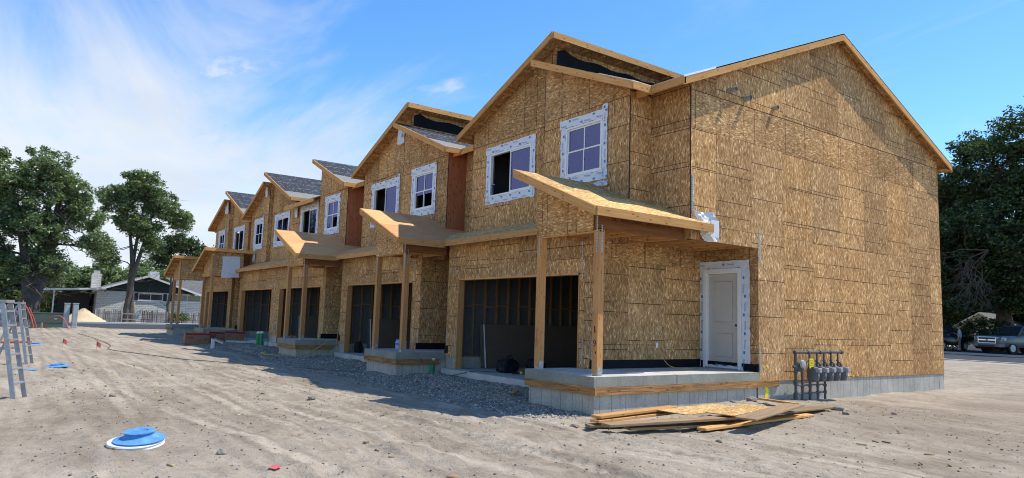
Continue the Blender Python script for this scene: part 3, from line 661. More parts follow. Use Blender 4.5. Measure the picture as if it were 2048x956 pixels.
def unit(x0, sg, yP, label, special=(), slider_open=True, dh_open=None, porch_roof='ply', red=True, first=False, last=False, next_entry=True, labelpos='', wet=False):
    U = lambda u: x0 - sg * u
    T = thing('townhouse', (U(W / 2), yG, 0), label, 'house', 'townhouses under construction in a row')
    c2 = 'C' in special
    # ---- upper front walls
    zsh = lambda u, y=0: 6.65 + SL * (u - .68)                       # shed over the double hung window
    zmo = lambda u, y=0: 8.72 - SL * (u - 3.6)                       # high roof over the slider window
    band = [(3.3, 6.525, False, 1.22), (6.525, 9.0, True, 1.22)]
    DHW = (1.98, 3.24, 4.99, 6.2); SLW = (4.84, 6.74, 4.97, 6.19)
    hh = lambda q: (min(U(q[0]), U(q[1])), max(U(q[0]), U(q[1])), q[2], q[3])
    wall(T, 'x', yDH, -1, U(RC), U(UB), 3.3, 9.0, band, [hh(DHW)], [((U(0), zsh(0) - .05), (U(6), zsh(6) - .05))], aoff=.3)
    cl = [((U(0), zmo(0) - .05), (U(9), zmo(9) - .05))] if not c2 else [((U(0), zmain(yS) - .03), (U(9), zmain(yS) - .03))]
    wall(T, 'x', yS, -1, U(UB), U(W - .002), 3.3, 9.0, band, [hh(SLW)], cl, aoff=.5)
    if not c2: wall(T, 'x', yS + .02, -1, U(UB - .02), U(UB - .14), 6.4, 9.0, [(6.4, 9.0, True, 1.22)], [], cl, core_t=.05)
    wall(T, 'x', yR, -1, U(.0), U(RC + .0), ZS, 6.75, [(ZS, 5.75, False, 1.22), (5.75, 6.75, False, 1.22)], core_t=.1)
    # returns
    nE = 1 if sg > 0 else -1
    if red:
        mb = MB(); mb.box(U(RC), U(RC) + nE * .016, yDH + .005, yR - .016, ZS, 6.62); mb.build('side_return', 'redply', T)
    else: wall(T, 'y', U(RC), nE, yDH + .002, yR - .016, ZS, 6.62, [(ZS, 5.75, False, 1.22), (5.75, 6.62, False, 1.22)], core_t=.08, name='side_return')
    if sg < 0 or c2: wall(T, 'y', U(UB), -nE, yDH + .002, yS - .016, 3.4, 8.3, [(3.4, 6.5, False, 1.22), (6.5, 8.3, False, 1.22)], clips=[((yDH, zsh(UB) - .05), (yS, zsh(UB) - .05))], core_t=.06, name='side_return')
    if sg < 0:
        mb = MB(); mb.box(U(W) + .012, U(W) + .024, yS + .004, yR - .02, 3.4, 6.7); mb.build('side_return', 'redply' if last else 'osb', T)
    # clerestory between the two roof halves
    if not c2:
        wall(T, 'y', U(UB - .14), nE, yS + .03, 1.3, 6.6, 8.72, [(6.6, 8.72, True, 1.22)], clips=[((-9, zmo(UB - .14) - .05), (9, zmo(UB - .14) - .05))], core_t=.06, name='clerestory_wall')
        if sg > 0:
            mb = MB(); X = U(UB - .14) + nE * .02; n = 18; ya, yb = yS + .02, 1.0; rr = random.Random(3)
            pts = []
            for k in range(n + 1):
                y = ya + (yb - ya) * k / n; pts.append(((X + rr.uniform(.004, .02), y, zsh(UB) - .02), (X + rr.uniform(.002, .012), y, zsh(UB) + .34 + .03 * math.sin(k * 1.3) + (.08 if k == 1 else 0) - .004 * k)))
            for k in range(n): mb.face([pts[k][0], pts[k+1][0], pts[k+1][1], pts[k][1]])
            mb.build('black_membrane', 'black', T)
    mb = MB(); mb.box(U(RC) - .006, U(RC) + .010 * nE, yDH - .0175, yDH - .004, ZS + .4, 6.52); mb.box(U(UB) - .006, U(UB) + .006, yDH - .0175, yDH + .01, 6.0, zsh(UB) - .1)
    a_, b_ = sorted((U(RC + .01), U(UB - .01))); mb.box(a_, b_, yDH - .0172, yDH - .01, 6.520, 6.531); a_, b_ = sorted((U(UB + .2), U(W - .02))); mb.box(a_, b_, yS - .0172, yS - .01, 6.520, 6.530); mb.build('panel_joint', 'blackprint', T)
    # ---- roofs
    ov = .27
    roof = None; m3 = ['felt', 'osb']
    uA = -ov if first else 0; uB = W + (ov if last else 0); yb = yB + .45
    if c2: front = [(uA, -3.25), (RC - .02, -3.25), (RC + .02, yR), (UB + .04, yR), (UB + .06, -3.68), (uB, -3.68)]
    else: front = [(uA, -3.25), (RC - .02, -3.25), (RC + .02, yR), (uB, yR)]
    roof = sheet(T, 'roof', U, front + [(uB, RY), (uA, RY)], lambda u, y: zmain(y), m3)
    sheet(roof, 'rear_slope', U, [(uA, RY), (uB, RY), (uB, yb), (uA, yb)], lambda u, y: zmain(y), m3)
    def F(par, p0, p1, side, h=.17): return MB().fascia(p0, p1, h, .038, side).build('fascia', 'lumber', par)
    pt = lambda u, y, z: (U(u), y, z)
    F(roof, pt(uA, -3.25, zmain(-3.25) - .004), pt(RC, -3.25, zmain(-3.25) - .004), sg)
    if first:   # end rakes with outlookers
        F(roof, pt(uA, -3.29, zmain(-3.29) - .004), pt(uA, RY, RZ - .004), 1, .18); F(roof, pt(uA, RY, RZ - .004), pt(uA, yb, zmain(yb) - .004), 1, .18)
        F(roof, pt(uA, yb, zmain(yb) - .004), pt(.3, yb, zmain(yb) - .004), 1, .17)
        for k in range(-5, 8):
            y = RY + k * .83 + .3
            if y < -2.6 or y > 8.4: continue
            MB().board((U(uA) - .04, y, zmain(y) - .078), (U(0) + .02, y, zmain(y) - .078), .09, .04).build('lookout', 'lumber', roof)
        MB().box(U(-.001), U(uA) - .04, yB + .03, yb - .05, zmain(yb) - .16, zmain(yb) - .145).build('soffit_return', 'osb', roof)
        mb = MB(); mb.fascia(pt(uA - .006, -3.31, zmain(-3.31) + .02), pt(uA - .006, -2.3, zmain(-2.3) + .02), .045, .01, 1); mb.build('drip_edge', 'white_metal', roof)
    # white drip edge and grey underlayment along the eave
    mb = MB(); e0 = zmain(-3.25); mb.fascia(pt(uA, -3.257, e0 + .012), pt(.66, -3.257, e0 + .012), .035, .008, sg); mb.build('drip_edge', 'white_metal', roof)
    sheet(roof, 'underlayment', U, [(uA, -3.25), (.62, -3.25), (1.05, -2.8), (1.05, -2.4), (uA, -2.4)], lambda u, y: zmain(y) + .006, ['drip', 'drip'], .004)
    if c2:
        F(roof, pt(UB + .05, -3.68, zmain(-3.68) - .004), pt(W + .35, -3.68, zmain(-3.68) - .004), sg)
        mb = MB(); mb.fascia(pt(UB + .05, -3.688, zmain(-3.68) + .012), pt(W + .36, -3.688, zmain(-3.68) + .012), .04, .008, sg); mb.build('drip_edge', 'white_metal', roof)
    # shed over the double hung window
    ylo = yDH - .4; ub2 = UB + .1
    shed = sheet(T, 'shed_roof', U, [(.68, ylo), (ub2, ylo), (ub2, .1 if not c2 else .3), (.68, -3.15)], zsh, m3, swap=True)
    F(shed, pt(.68, ylo - .001, zsh(.68) - .004), pt(ub2, ylo - .001, zsh(ub2) - .004), sg); F(shed, pt(.682, ylo, zsh(.68) - .006), pt(.682, -3.2, zsh(.68) - .006), -sg, .165)
    sheet(shed, 'underlayment', U, [(.68, ylo - .004), (1.75, ylo - .004), (1.55, -2.6), (1.1, -2.8), (.68, -3.2)], lambda u, y: zsh(u) + .006, ['drip', 'drip'], .004)
    mb = MB(); mb.fascia(pt(.675, ylo - .012, zsh(.68) + .014), pt(1.7, ylo - .012, zsh(1.7) + .014), .035, .008, sg); mb.fascia(pt(.672, ylo - .01, zsh(.68) + .014), pt(.672, -3.2, zsh(.68) + .014), .035, .008, -sg); mb.build('drip_edge', 'white_metal', shed)
    if sg < 0:
        for k in range(5):
            u = .95 + k * .72; MB().board(pt(u, ylo + .04, zsh(u) - .075), pt(u, yDH - .015, zsh(u) - .075), .09, .04).build('lookout', 'lumber', shed)
    # high roof over the slider
    if not c2:
        yl2 = yS - .4; u0, u1 = 3.6, W + .3
        hi = sheet(T, 'high_roof', U, [(u0, yl2), (u1, yl2), (u1, -2.5), (u0, 1.75)], zmo, m3, swap=True)
        F(hi, pt(u0, yl2 - .001, zmo(u0) - .004), pt(u1, yl2 - .001, zmo(u1) - .004), sg); F(hi, pt(u0 + .002, yl2, zmo(u0) - .006), pt(u0 + .002, 1.6, zmo(u0) - .006), -sg, .165)
        F(hi, pt(u1 - .002, yl2, zmo(u1) - .006), pt(u1 - .002, -2.5, zmo(u1) - .006), sg, .15)
        for k in range(6):
            u = 4.5 + k * .66; MB().board(pt(u, yl2 + .04, zmo(u) - .078), pt(u, yS - .016, zmo(u) - .078), .09, .04).build('lookout', 'lumber', hi)
        if sg > 0:
            for k in range(7):
                y = yl2 + .55 + k * .62; MB().board(pt(u0 + .04, y, zmo(3.78) - .085), pt(UB - .17, y, zmo(3.78) - .085), .09, .04).build('lookout', 'lumber', hi)
        if sg < 0: sheet(hi, 'underlayment', U, [(u1 - .95, yl2 - .004), (u1, yl2 - .004), (u1, -2.5), (u1 - .95, -1.6)], lambda u, y: zmo(u) + .006, ['drip', 'drip'], .004)
    # ---- windows
    nm = labelpos
    window(T, *hh(DHW), yDH, 'hung', dh_open, 3 + int(-x0), 'four-pane white window of the ' + nm)
    window(T, *hh(SLW), yS, 'slider', slider_open, 4 + int(-x0), 'two-pane white sliding window of the ' + nm)
    # ---- garage front
    gh = hh((GO0, GO1, 0, ZGO))
    gf = wall(T, 'x', yG, -1, U(XG), U(W - .002), .5, 3.72, [(.5, 3.0, False, 1.22), (3.0, 3.72, False, 1.22)], [gh], aoff=.35, greens=(2, 6) if wet else ())
    tr = MB()
    for u0, u1 in ((GO0, GO0 + .038), (GO1 - .038, GO1)):
        mb = MB(); x_ = (U(u0) + U(u1)) / 2; mb.board((x_, yG + .07, .2), (x_, yG + .07, ZGO), .19, .038, (0, 1, 0)); mb.build('door_jamb', 'post', T)
    MB().board((U(GO0), yG + .07, ZGO - .019), (U(GO1), yG + .07, ZGO - .019), .038, .19).build('door_header', 'lumber', T)
    for u0, u1 in ((XG, GO0 - .002), (GO1 + .002, W - .002)):
        MB().box(U(u0), U(u1), yG + .004, yG + .2, -.4, .498).build('foundation', 'conc', T)
    MB().box(U(XG + .06), U(W - .16), yG - .22, yB - .2, -.3, .2).build('garage_floor', 'slab', T)
    wall(T, 'y', U(XG), nE, yG + .002, yD, .5, ZS + .1, [(.5, 2.94, False, 1.22), (2.94, ZS + .1, True, 1.22)], core_t=.1, name='entry_side_wall', aoff=.25)
    # ---- inside of the garage
    far = U(W) + .18 if sg > 0 else U(XG) + .13; ns = 1
    mb = MB(); mb.box(far - .02, far, yG + .14, 3.6, .5, 3.3); gw = mb.build('garage_lining', 'sheath', T)
    mb = MB(); mb.box(far - .02, far + .1, yG + .22, 3.6, .19, .5); mb.build('garage_stem_wall', 'conc', T)
    st0 = None
    for k in range(17):
        y = yG + .3 + k * .406
        if st0 is None: st0 = MB().board((far + .045, y, .54), (far + .045, y, 3.24), .09, .038, (1, 0, 0)).build('stud', 'stud', gw)
        else: inst(st0, 0, k * .406, 0, gw)
    for z in (.52, 3.26): MB().board((far + .045, yG + .2, z), (far + .045, 3.5, z), .038, .09).build('wall_plate', 'stud', gw)
    b0 = None
    for k in range(16):
        y = yG + .3 + k * .406 + .03; z = 1.92 + .05 * (k % 2)
        if b0 is None: b0 = MB().board((far + .045, y, 1.92), (far + .045, y + .346, 1.92), .038, .088).build('blocking', 'stud', gw)
        else: inst(b0, 0, k * .406, .05 * (k % 2), gw)
    for j, dy in enumerate((0, .05, .1, .16)):
        MB().board((far + .05, yG + .21 + dy, .52), (far + .05, yG + .21 + dy, 3.2), .12, .042, (1, 0, 0)).build('stud', 'stud', gw)
    MB().box(U(XG + .2), U(W - .2), 3.6, 3.7, .2, 3.3).build('garage_rear_wall', 'sheath', T)
    # party wall, floors, rear wall
    MB().box(U(W - .004), U(W - .15), yG + .14, yB - .02, .2, 3.4).build('party_wall', 'osb', T); MB().box(U(W - .004), U(W - .15), yS + .14, yB - .02, 3.4, 6.4).build('party_wall', 'sheath', T)
    MB().box(U(.01), U(W - .01), yR + .12, yB - .02, 3.5, 3.6).build('upper_floor', 'osb', T); MB().box(U(RC + .09), U(W - .01), yS + .13, yR + .118, 3.5, 3.6).build('upper_floor', 'osb', T)
    MB().box(U(0.002), U(W - .002), yB - .015, yB, .2, zmain(yB) - .04).build('rear_wall', 'osb', T)
    MB().box(U(.0), U(W), yB - .3, yB - .02, -.4, .2).build('rear_foundation', 'conc', T)
    # strap ties on the garage front
    for u, z0, z1 in ((GO0 - .12, .62, 1.25), (XG + .05, .68, 1.2), (GO1 + .08, .55, 1.25), (W - .08, .62, 1.2)): strap(T, U(u), yG - .016, z0, z1)
    strap(T, U(GO0 - .07 if sg > 0 else GO1), yG - .016, 2.6, 3.3, .03)
    if next_entry: strap(T, U(W - .3), yG - .016, 2.75, 3.3, .03)
    # ---- pent roof over the garage
    zp = lambda u, y: 3.69 + .40 * (y + 4.3)
    ue = (W - .28, W + .78) if next_entry else (W, W)
    us = 1.85 if sg < 0 else 2.05
    pr = sheet(T, 'pent_roof', U, [(us, -4.3), (ue[0], -4.3), (ue[1], yDH + .02), (us, yDH + .02)], zp, [porch_roof if porch_roof == 'ply' else 'osb_roof', 'osb'], .02)
    F(pr, pt(us, -4.301, 3.686), pt(ue[0], -4.301, 3.686), sg, .15)
    for k in range(9):
        u = us + .3 + k * .62
        if u < ue[0] - .1: MB().board(pt(u, -4.25, 3.62), pt(u, yG - .02, 3.62), .09, .04).build('rafter_tail', 'lumber', pr)
    # ---- porch
    so = -.03 if first else .03
    s2 = 2.02
    def ring(e): return [(so - e, yP - e), (s2 + e, yP - e), (s2 + e, yG - .25), (XG - .016, yG - .25), (XG - .016, yD - .02), (so - e, yD - .02)]
    def prism(pts, z0, z1, name, mats, par):
        mb = MB(); b = [(U(u), y, z0) for u, y in pts]; t = [(U(u), y, z1) for u, y in pts]
        mb.hexa(b, t, 0, (0, 1, 1)); return mb.build(name, mats, par)
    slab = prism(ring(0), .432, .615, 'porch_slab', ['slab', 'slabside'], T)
    mb = MB(); mb.box(U(so - .003), U(so + .004), -3.2, -3.188, .435, .617) if first else None
    if first:
        mb.box(U(so - .0), U(XG - .03), -3.2, -3.19, .6145, .6165); mb.build('control_joint', 'blackprint', slab)
    prism([(so + .06, yP + .06), (s2 - .07, yP + .06), (s2 - .07, yG - .3), (XG - .02, yG - .3), (XG - .02, yD - .03), (so + .06, yD - .03)], -.45, .43, 'porch_foundation', ['conc', 'conc'], T)
    fb = .29, .43
    MB().board((U(so - .045), yP - .0 + .012, .36), (U(s2 + .0), yP + .012, .36), .14, .04).build('form_board', 'form', slab)
    yend = (.22 if first else -4.1)
    MB().board((U(so + .012), yP + .036, .36), (U(so + .012), yend, .36), .14, .04).build('form_board', 'form', slab)
    # upstand membrane along the walls
    mb = MB(); mb.box(U(XG - .018), U(XG - .03), yG - .1, yD - .03, .616, .80); mb.box(U(XG - .05), U(.02), yD - .03, yD - .017, .616, .78)
    if first: mb.box(-.0, .032, yD - .06, yD - .005, .618, .79); 
    mb.box(U(XG - .02), U(XG + .1), yG - .03, yG - .017, .616, .79)
    mb.build('black_membrane', 'black', slab)
    if not first and sg > 0: MB().box(U(.03), U(.0) + .14, yG - .03, yG - .018, .60, .80).build('black_membrane', 'black', slab)
    # posts
    pz = 3.31
    for j, u in enumerate((.19, 1.92)):
        p = MB().board((U(u), yP + .27, .66), (U(u), yP + .27, pz), .14, .14, (0, 1, 0)).build('porch_post', 'post', T)
        mb = MB(); mb.box(U(u) - .065, U(u) + .065, yP + .21, yP + .33, .616, .66); mb.box(U(u) - .074, U(u) - .071, yP + .215, yP + .325, .63, .78); mb.box(U(u) + .071, U(u) + .074, yP + .215, yP + .325, .63, .78); mb.build('post_base', 'galv', p)
        strap(p, U(u) + .02, yP + .199 - .002, pz - .42, pz + .42, .032, 'x')
        if j == 0: strap(p, U(u) + .071 * (1 if sg > 0 else 1), yP + .27, pz - .42, pz + .1, .032, 'y')
    # beam and gable wall above it
    zr = lambda u, y=0: 3.67 + .415 * (u + .28)
    yq = yP + .2
    wall(T, 'x', yq, -1, U(.27 if sg > 0 else .19), U(2.0), 3.30, 4.8, [(3.30, 4.8, True, 1.22)], [], [((U(-.5), zr(-.5) - .03), (U(3), zr(3) - .03))], core_t=.1, name='porch_gable_wall')
    MB().board((U(1.99), yq + .06, 3.3), (U(.12), yq + .06, 3.3), .04, .1).build('porch_plate', 'lumber', T)
    yend = yR - .02 if first else yG - .02
    bm_ = MB(); bm_.board((U(.19), yP + .2, 3.5), (U(.19), yend, 3.5), .3, .09)
    if first:
        X_ = U(.19) + .0465; add_text(bm_, 'Boise Cascade', (X_, -4.75 + .42, 3.56), (0, 1, 0), (0, 0, 1), .10, 1); add_text(bm_, 'VERSA-LAM  2.1E 3100', (X_, -3.55, 3.545), (0, 1, 0), (0, 0, 1), .075, 1); add_text(bm_, '(B)', (X_, -4.78, 3.56), (0, 1, 0), (0, 0, 1), .13, 1)
    bm_.build('porch_beam', ['beam', 'blackprint'], T, weld=False)
    if sg < 0:
        wall(T, 'y', U(2.0), -nE, yq + .002, yG - .02, 3.30, 4.9, [(3.30, 4.9, True, 1.22)], [], [((-9, zr(2.0) - .04), (9, zr(2.0) - .04))], core_t=.08, name='porch_side_wall')
    elif not first or True:
        MB().box(U(1.95), U(2.0), yq + .12, yDH - .02, 3.34, zr(1.97) - .05).build('porch_side_wall', 'osb', T)
    j0 = None; k = 0; y = yP + .5; yj = yD - .1 if first else yG + .3
    while y < yj:
        ue_ = 1.94 if y < yG - .1 else XG - .02
        MB().board((U(.24), y, 3.41), (U(ue_), y, 3.41), .1, .038).build('ceiling_joist', 'lumber', T); y += .52
    if first:
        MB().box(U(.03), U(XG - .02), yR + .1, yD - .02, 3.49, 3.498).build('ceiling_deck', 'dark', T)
        MB().board((U(.12), yR + .06, 3.43), (U(.12), yD - .03, 3.43), .15, .04).build('ceiling_joist', 'lumber', T)
    # porch roof in separate deck sheets
    fr_ = yP - .26
    if first: poly = [(-.28, fr_), (2.25, fr_), (2.25, yDH - .016), (RC, yDH - .016), (RC, yR - .016), (-.018, yR - .016), (-.018, -2.42), (-.28, -2.42)]
    else: poly = [(-.28, fr_), (2.25, fr_), (2.25, yDH - .016), (RC, yDH - .016), (RC, yR - .016), (.02, yR - .016), (.02, -3.9), (-.28, -4.26)]
    mats = ['osb_roof', 'osb'] if porch_roof != 'ply' else ['ply', 'osb']
    pr_frame = MB().fascia(pt(-.28, fr_ - .001, zr(-.28) - .004), pt(2.25, fr_ - .001, zr(2.25) - .004), .17, .038, sg).build('porch_roof', 'lumber', T)
    F(pr_frame, pt(-.282, fr_ - .002, zr(-.28) - .006), pt(-.282, -2.42 if first else -4.26, zr(-.28) - .006), -sg, .165)
    F(pr_frame, pt(2.252, fr_ - .002, zr(2.25) - .006), pt(2.252, yDH - .03, zr(2.25) - .006), sg, .165)
    edges_u = [-.3, .86, 2.3]; k = 0
    for iu in range(2):
        y0 = fr_ - .01 - (1.22 if iu else 0); y_ = y0
        while y_ < -2.3:
            q = clip_poly(clip_poly(clip_poly(clip_poly(poly, 0, edges_u[iu] + .003, False), 0, edges_u[iu+1] - .003, True), 1, y_ + .003, False), 1, y_ + 2.437, True); y_ += 2.44
            if len(q) >= 3 and max(p[1] for p in q) - min(p[1] for p in q) > .05: sheet(pr_frame, 'deck_sheet', U, q, zr, mats, .018)
    for k in range(4):
        u = .1 + k * .6; MB().board(pt(u, fr_ + .04, zr(u) - .066), pt(u, yq - .018, zr(u) - .066), .09, .038).build('lookout', 'lumber', pr_frame)
    if sg < 0:
        for k in range(4):
            y = fr_ + .4 + k * .6; MB().board(pt(2.21, y, zr(2.21) - .07), pt(2.02, y, zr(2.02) - .07), .08, .038).build('lookout', 'lumber', pr_frame)
    return T, U

LA = 'nearest framed townhouse, with the big sunlit gable end wall and the pale porch roof'
HA, UA = unit(0, 1, -5.4, LA, first=True, red=False, porch_roof='osb', labelpos='nearest townhouse')
HB, UB_ = unit(-W, 1, -5.44, 'second framed townhouse from the camera, with black membrane showing below its high roof edge', dh_open=(0, 1), labelpos='second townhouse')
HC, UC = unit(-2*W, 1, -5.52, 'middle framed townhouse of the five, with a level eave over its sliding window', special=('C',), dh_open=(1,), labelpos='middle townhouse', next_entry=False, wet=True)
HD, UD = unit(-4*W, -1, -5.66, 'fourth framed townhouse, with a white sheet on its porch side and red boxes in front', slider_open=False, labelpos='fourth townhouse', next_entry=False)
HE, UE = unit(-5*W, -1, -5.7, 'farthest framed townhouse at the left end of the row, by the street', labelpos='farthest townhouse', last=True)

# ---- end wall of the nearest house
ew_clip = [((RY, RZ - .03), (-9, RZ - .03 - SL * (RY + 9))), ((RY, RZ - .03), (20, RZ - .03 - SL * (20 - RY)))]
wall(HA, 'y', 0, 1, yR, yB, ZF, RZ, [(ZF, 3.68, False, 1.22), (3.68, 5.72, False, 1.22), (5.72, 6.525, True, 2.44), (6.54, RZ, False, 1.22)], [(yR - 1, yD, 0, ZS)], ew_clip, name='end_wall', aoff=.4)
MB().box(-.2, -.006, yD - .0, yB, -.5, ZF - .004).build('foundation', 'conc', HA)
MB().box(-.004, .0175, yR - .019, yR - .006, ZS + .4, 6.6).build('panel_joint', 'blackprint', HA)
MB().box(-.05, .004, yR + .02, yB - .01, 6.527, 6.538).build('joint_gap', 'blackprint', HA)
MB().box(-.05, .0125, yD + .06, yB - .5, 3.674, 3.686).build('joint_gap', 'blackprint', HA)
for z0, z1, y in ((.62, 1.15, yD + .05), (3.05, 3.75, yD + .06)): strap(HA, .015, y, z0, z1, .05, 'y')
strap(HA, .015, yR + .04, 3.4, 4.7, .05, 'y')
MB().box(-5*W + .0, -5*W + .1, yS + .1, yB, -.4, 6.6).build('end_wall', 'osb', HE)
for y, z, l, r_ in ((-1.55, 6.75, .22, .052), (-.98, 6.69, .18, .058), (.12, 6.70, .14, .052)):
    mb = MB(); mb.tube([(0, y, z), (l, y + .01, z + .005)], r_, 16); v = mb.build('vent_pipe', 'galv', HA, smooth=True)
    MB().tube([(l + .001, y + .01, z + .005), (l + .004, y + .01, z + .005)], r_ * .9, 16).build('pipe_bore', 'blackprint', v)
# ---- entry door of the nearest house
wall(HA, 'x', yD, -1, -XG + .016, -.002, .5, ZS + .12, [(.5, 2.94, False, 1.22), (2.94, ZS + .12, True, 1.22)], [(-1.40, -.46, .60, 2.86)], name='door_wall', core_t=.1)
def front_door():
    x0, x1, z0, z1 = -1.40, -.46, .64, 2.86; P = lambda a, z, d: (a, yD - d, z)
    mb = MB(); gridslab(mb, P, (x0, x1), (z0 - .02, z1), [(x0 + .05, x1 - .05, z0 - .1, z1 - .05)], -.1, .045); door = mb.build('door', 'vinyl', HA)
    mb = MB(); gridslab(mb, P, (x0 - .06, x1 + .06), (z0 - .02, z1 + .06), [(x0 + .02, x1 - .02, z0 - .1, z1 - .02)], .046, .062); mb.build('brick_mould', 'vinyl', door)
    a0, a1 = x0 + .055, x1 - .055; mb = MB(); pan = [(a0 + .14, a1 - .14, z0 + .22, z0 + .82), (a0 + .14, a1 - .14, z0 + 1.02, z1 - .2)]
    gridslab(mb, P, (a0, a1), (z0 + .02, z1 - .055), pan, -.05, -.01); leaf = mb.build('door_leaf', 'doorpaint', door)
    for p in pan:
        mb = MB(); gridslab(mb, P, (p[0], p[1]), (p[2], p[3]), [(p[0] + .03, p[1] - .03, p[2] + .03, p[3] - .03)], -.05, -.022); gridslab(mb, P, (p[0] + .035, p[1] - .035), (p[2] + .035, p[3] - .035), [], -.045, -.014); mb.build('door_panel', 'doorpaint', leaf)
    MB().tube([(a1 - .07, yD + .011, z0 + .98), (a1 - .07, yD + .005, z0 + .98)], .027, 12).build('lock_hole', 'blackprint', leaf)
    MB().box(x0, x1, yD - .07, yD + .05, z0 - .022, z0 + .004).build('threshold', 'galv', door)
    for A0, A1, Z0, Z1, d, v in ((x0 - .26, x0 - .0, z0 + .0, z1 + .1, .018, True), (x1, x1 + .27, z0 - .0, z1 + .12, .018, True), (x0 - .28, x1 + .26, z1 - .02, z1 + .24, .028, False), (x0 - .05, x1 + .1, z0 - .03, z0 + .06, .03, False)):
        mb = MB(); tape_strip(mb, P, A0, A1, Z0, Z1, d, v, 17 + int(Z0 * 10)); mb.build('flashing_tape', ['tape', 'blueprint'], door, weld=False, recalc=False)
front_door()
MB().box(-XG + .018, -XG + .03, -2.05, -1.98, 1.05, 1.17).build('outlet_box', 'vinyl', HA)
# wraps and patches stapled to the houses
def cloth(parent, P, a0, a1, z0, z1, d, seed, mat='wrap', name='house_wrap', na=10, nz=12, amp=.02, skew=0.0, text=None, loc=None):
    rr = random.Random(seed); mb = MB(); g = {}
    for i in range(na + 1):
        for j in range(nz + 1):
            s, t = i / na, j / nz; g[i, j] = P(a0 + (a1 - a0) * s + skew * (1 - t) + .015 * math.sin(7 * t + seed), z0 + (z1 - z0) * t + .02 * math.sin(5 * s + seed) , d + amp * (.5 + .5 * math.sin(9 * s + 3 * t + seed)) * (1 - .7 * t) + amp * .4 * rr.random())
    for i in range(na):
        for j in range(nz): mb.face([g[i, j], g[i+1, j], g[i+1, j+1], g[i, j+1]])
    if text:
        x = Vector(P(1, 0, 0)) - Vector(P(0, 0, 0))
        for txt, a, z, sz, vert in text: add_text(mb, txt, P(a, z, d + amp * 1.6 + .004), (0, 0, -1) if vert else x, x if vert else (0, 0, 1), sz, 1)
    return mb.build(name, [mat, 'blackprint'], parent, weld=False, recalc=False, loc=loc, smooth=False)
cloth(HB, lambda a, z, d: (a, yDH - .02 - d, z), -W - 4.6, -W - 4.1, 7.45, 8.0, .02, 2, text=[('K', -W - 4.2, 7.72, .22, False), ('//', -W - 4.24, 7.9, .15, False)])
cloth(HB, lambda a, z, d: (a, yDH - .02 - d, z), -W - 3.75, -W - 3.35, 4.05, 4.45, .005, 3, 'tape')
cloth(HD, lambda a, z, d: (UD(2.0) + .02 + d, a, z), -5.0, -4.12, 3.25, 4.35, .02, 4, text=None)
cloth(HD, lambda a, z, d: (a, yDH - .02 - d, z), UD(1.9), UD(2.35), 4.15, 4.8, .02, 5)
cloth(HD, lambda a, z, d: (a, yDH - .05 - d, z), UD(3.75), UD(4.05), 7.35, 7.9, .1, 6, skew=.1)
cloth(HE, lambda a, z, d: (a, yDH - .05 - d, z), UE(3.4), UE(4.1), 7.3, 8.0, .1, 7, skew=.15)
cloth(HC, lambda a, z, d: (a, yS - .05 - d, z), UC(7.2), UC(7.6), 5.95, 6.4, .05, 8, skew=.1)
mem = cloth(HA, lambda a, z, d: (.03 + d, a, z), -2.75, -2.15, 3.35, 3.95, .02, 9, amp=.10, skew=.22, name='torn_house_wrap')
MB().box(.29, .31, -2.5, -2.25, 3.4, 3.75).build('torn_house_wrap', 'wrap', HA)
cloth(HA, lambda a, z, d: (a, yDH - .02 - d, z), -2.2, -1.75, 4.62, 4.74, .01, 12, amp=.04)
# ---------------------------------------------------------------- roads
def strip(name, mat, x0, x1, y0, y1, z0, z1, label=None):
    return tag(MB().box(x0, x1, y0, y1, z0, z1).build(name, mat, loc=((x0 + x1) / 2, (y0 + y1) / 2, z0)), kind='structure')
strip('street', 'asphalt', -64.5, -49.5, -220, 240, -.3, -.035)
strip('street_kerb', 'kerb', -65.0, -64.5, -220, 240, -.3, .10)
strip('pavement', 'kerb', -66.6, -65.0, -220, 240, -.3, .085)
strip('rear_street', 'asphalt', -49.0, 200, 26.2, 37.4, -.2, .236)
strip('rear_street_kerb', 'kerb', -49.0, 200, 25.8, 26.2, -.2, .26)
strip('rear_far_kerb', 'kerb', -49.0, 200, 37.4, 37.7, -.2, .36)
strip('rear_driveway', 'asphalt', -49.0, 200, 37.7, 50, -.2, .33)

# ---------------------------------------------------------------- things on the building site
def G(x, y): return float(gz(x, y))
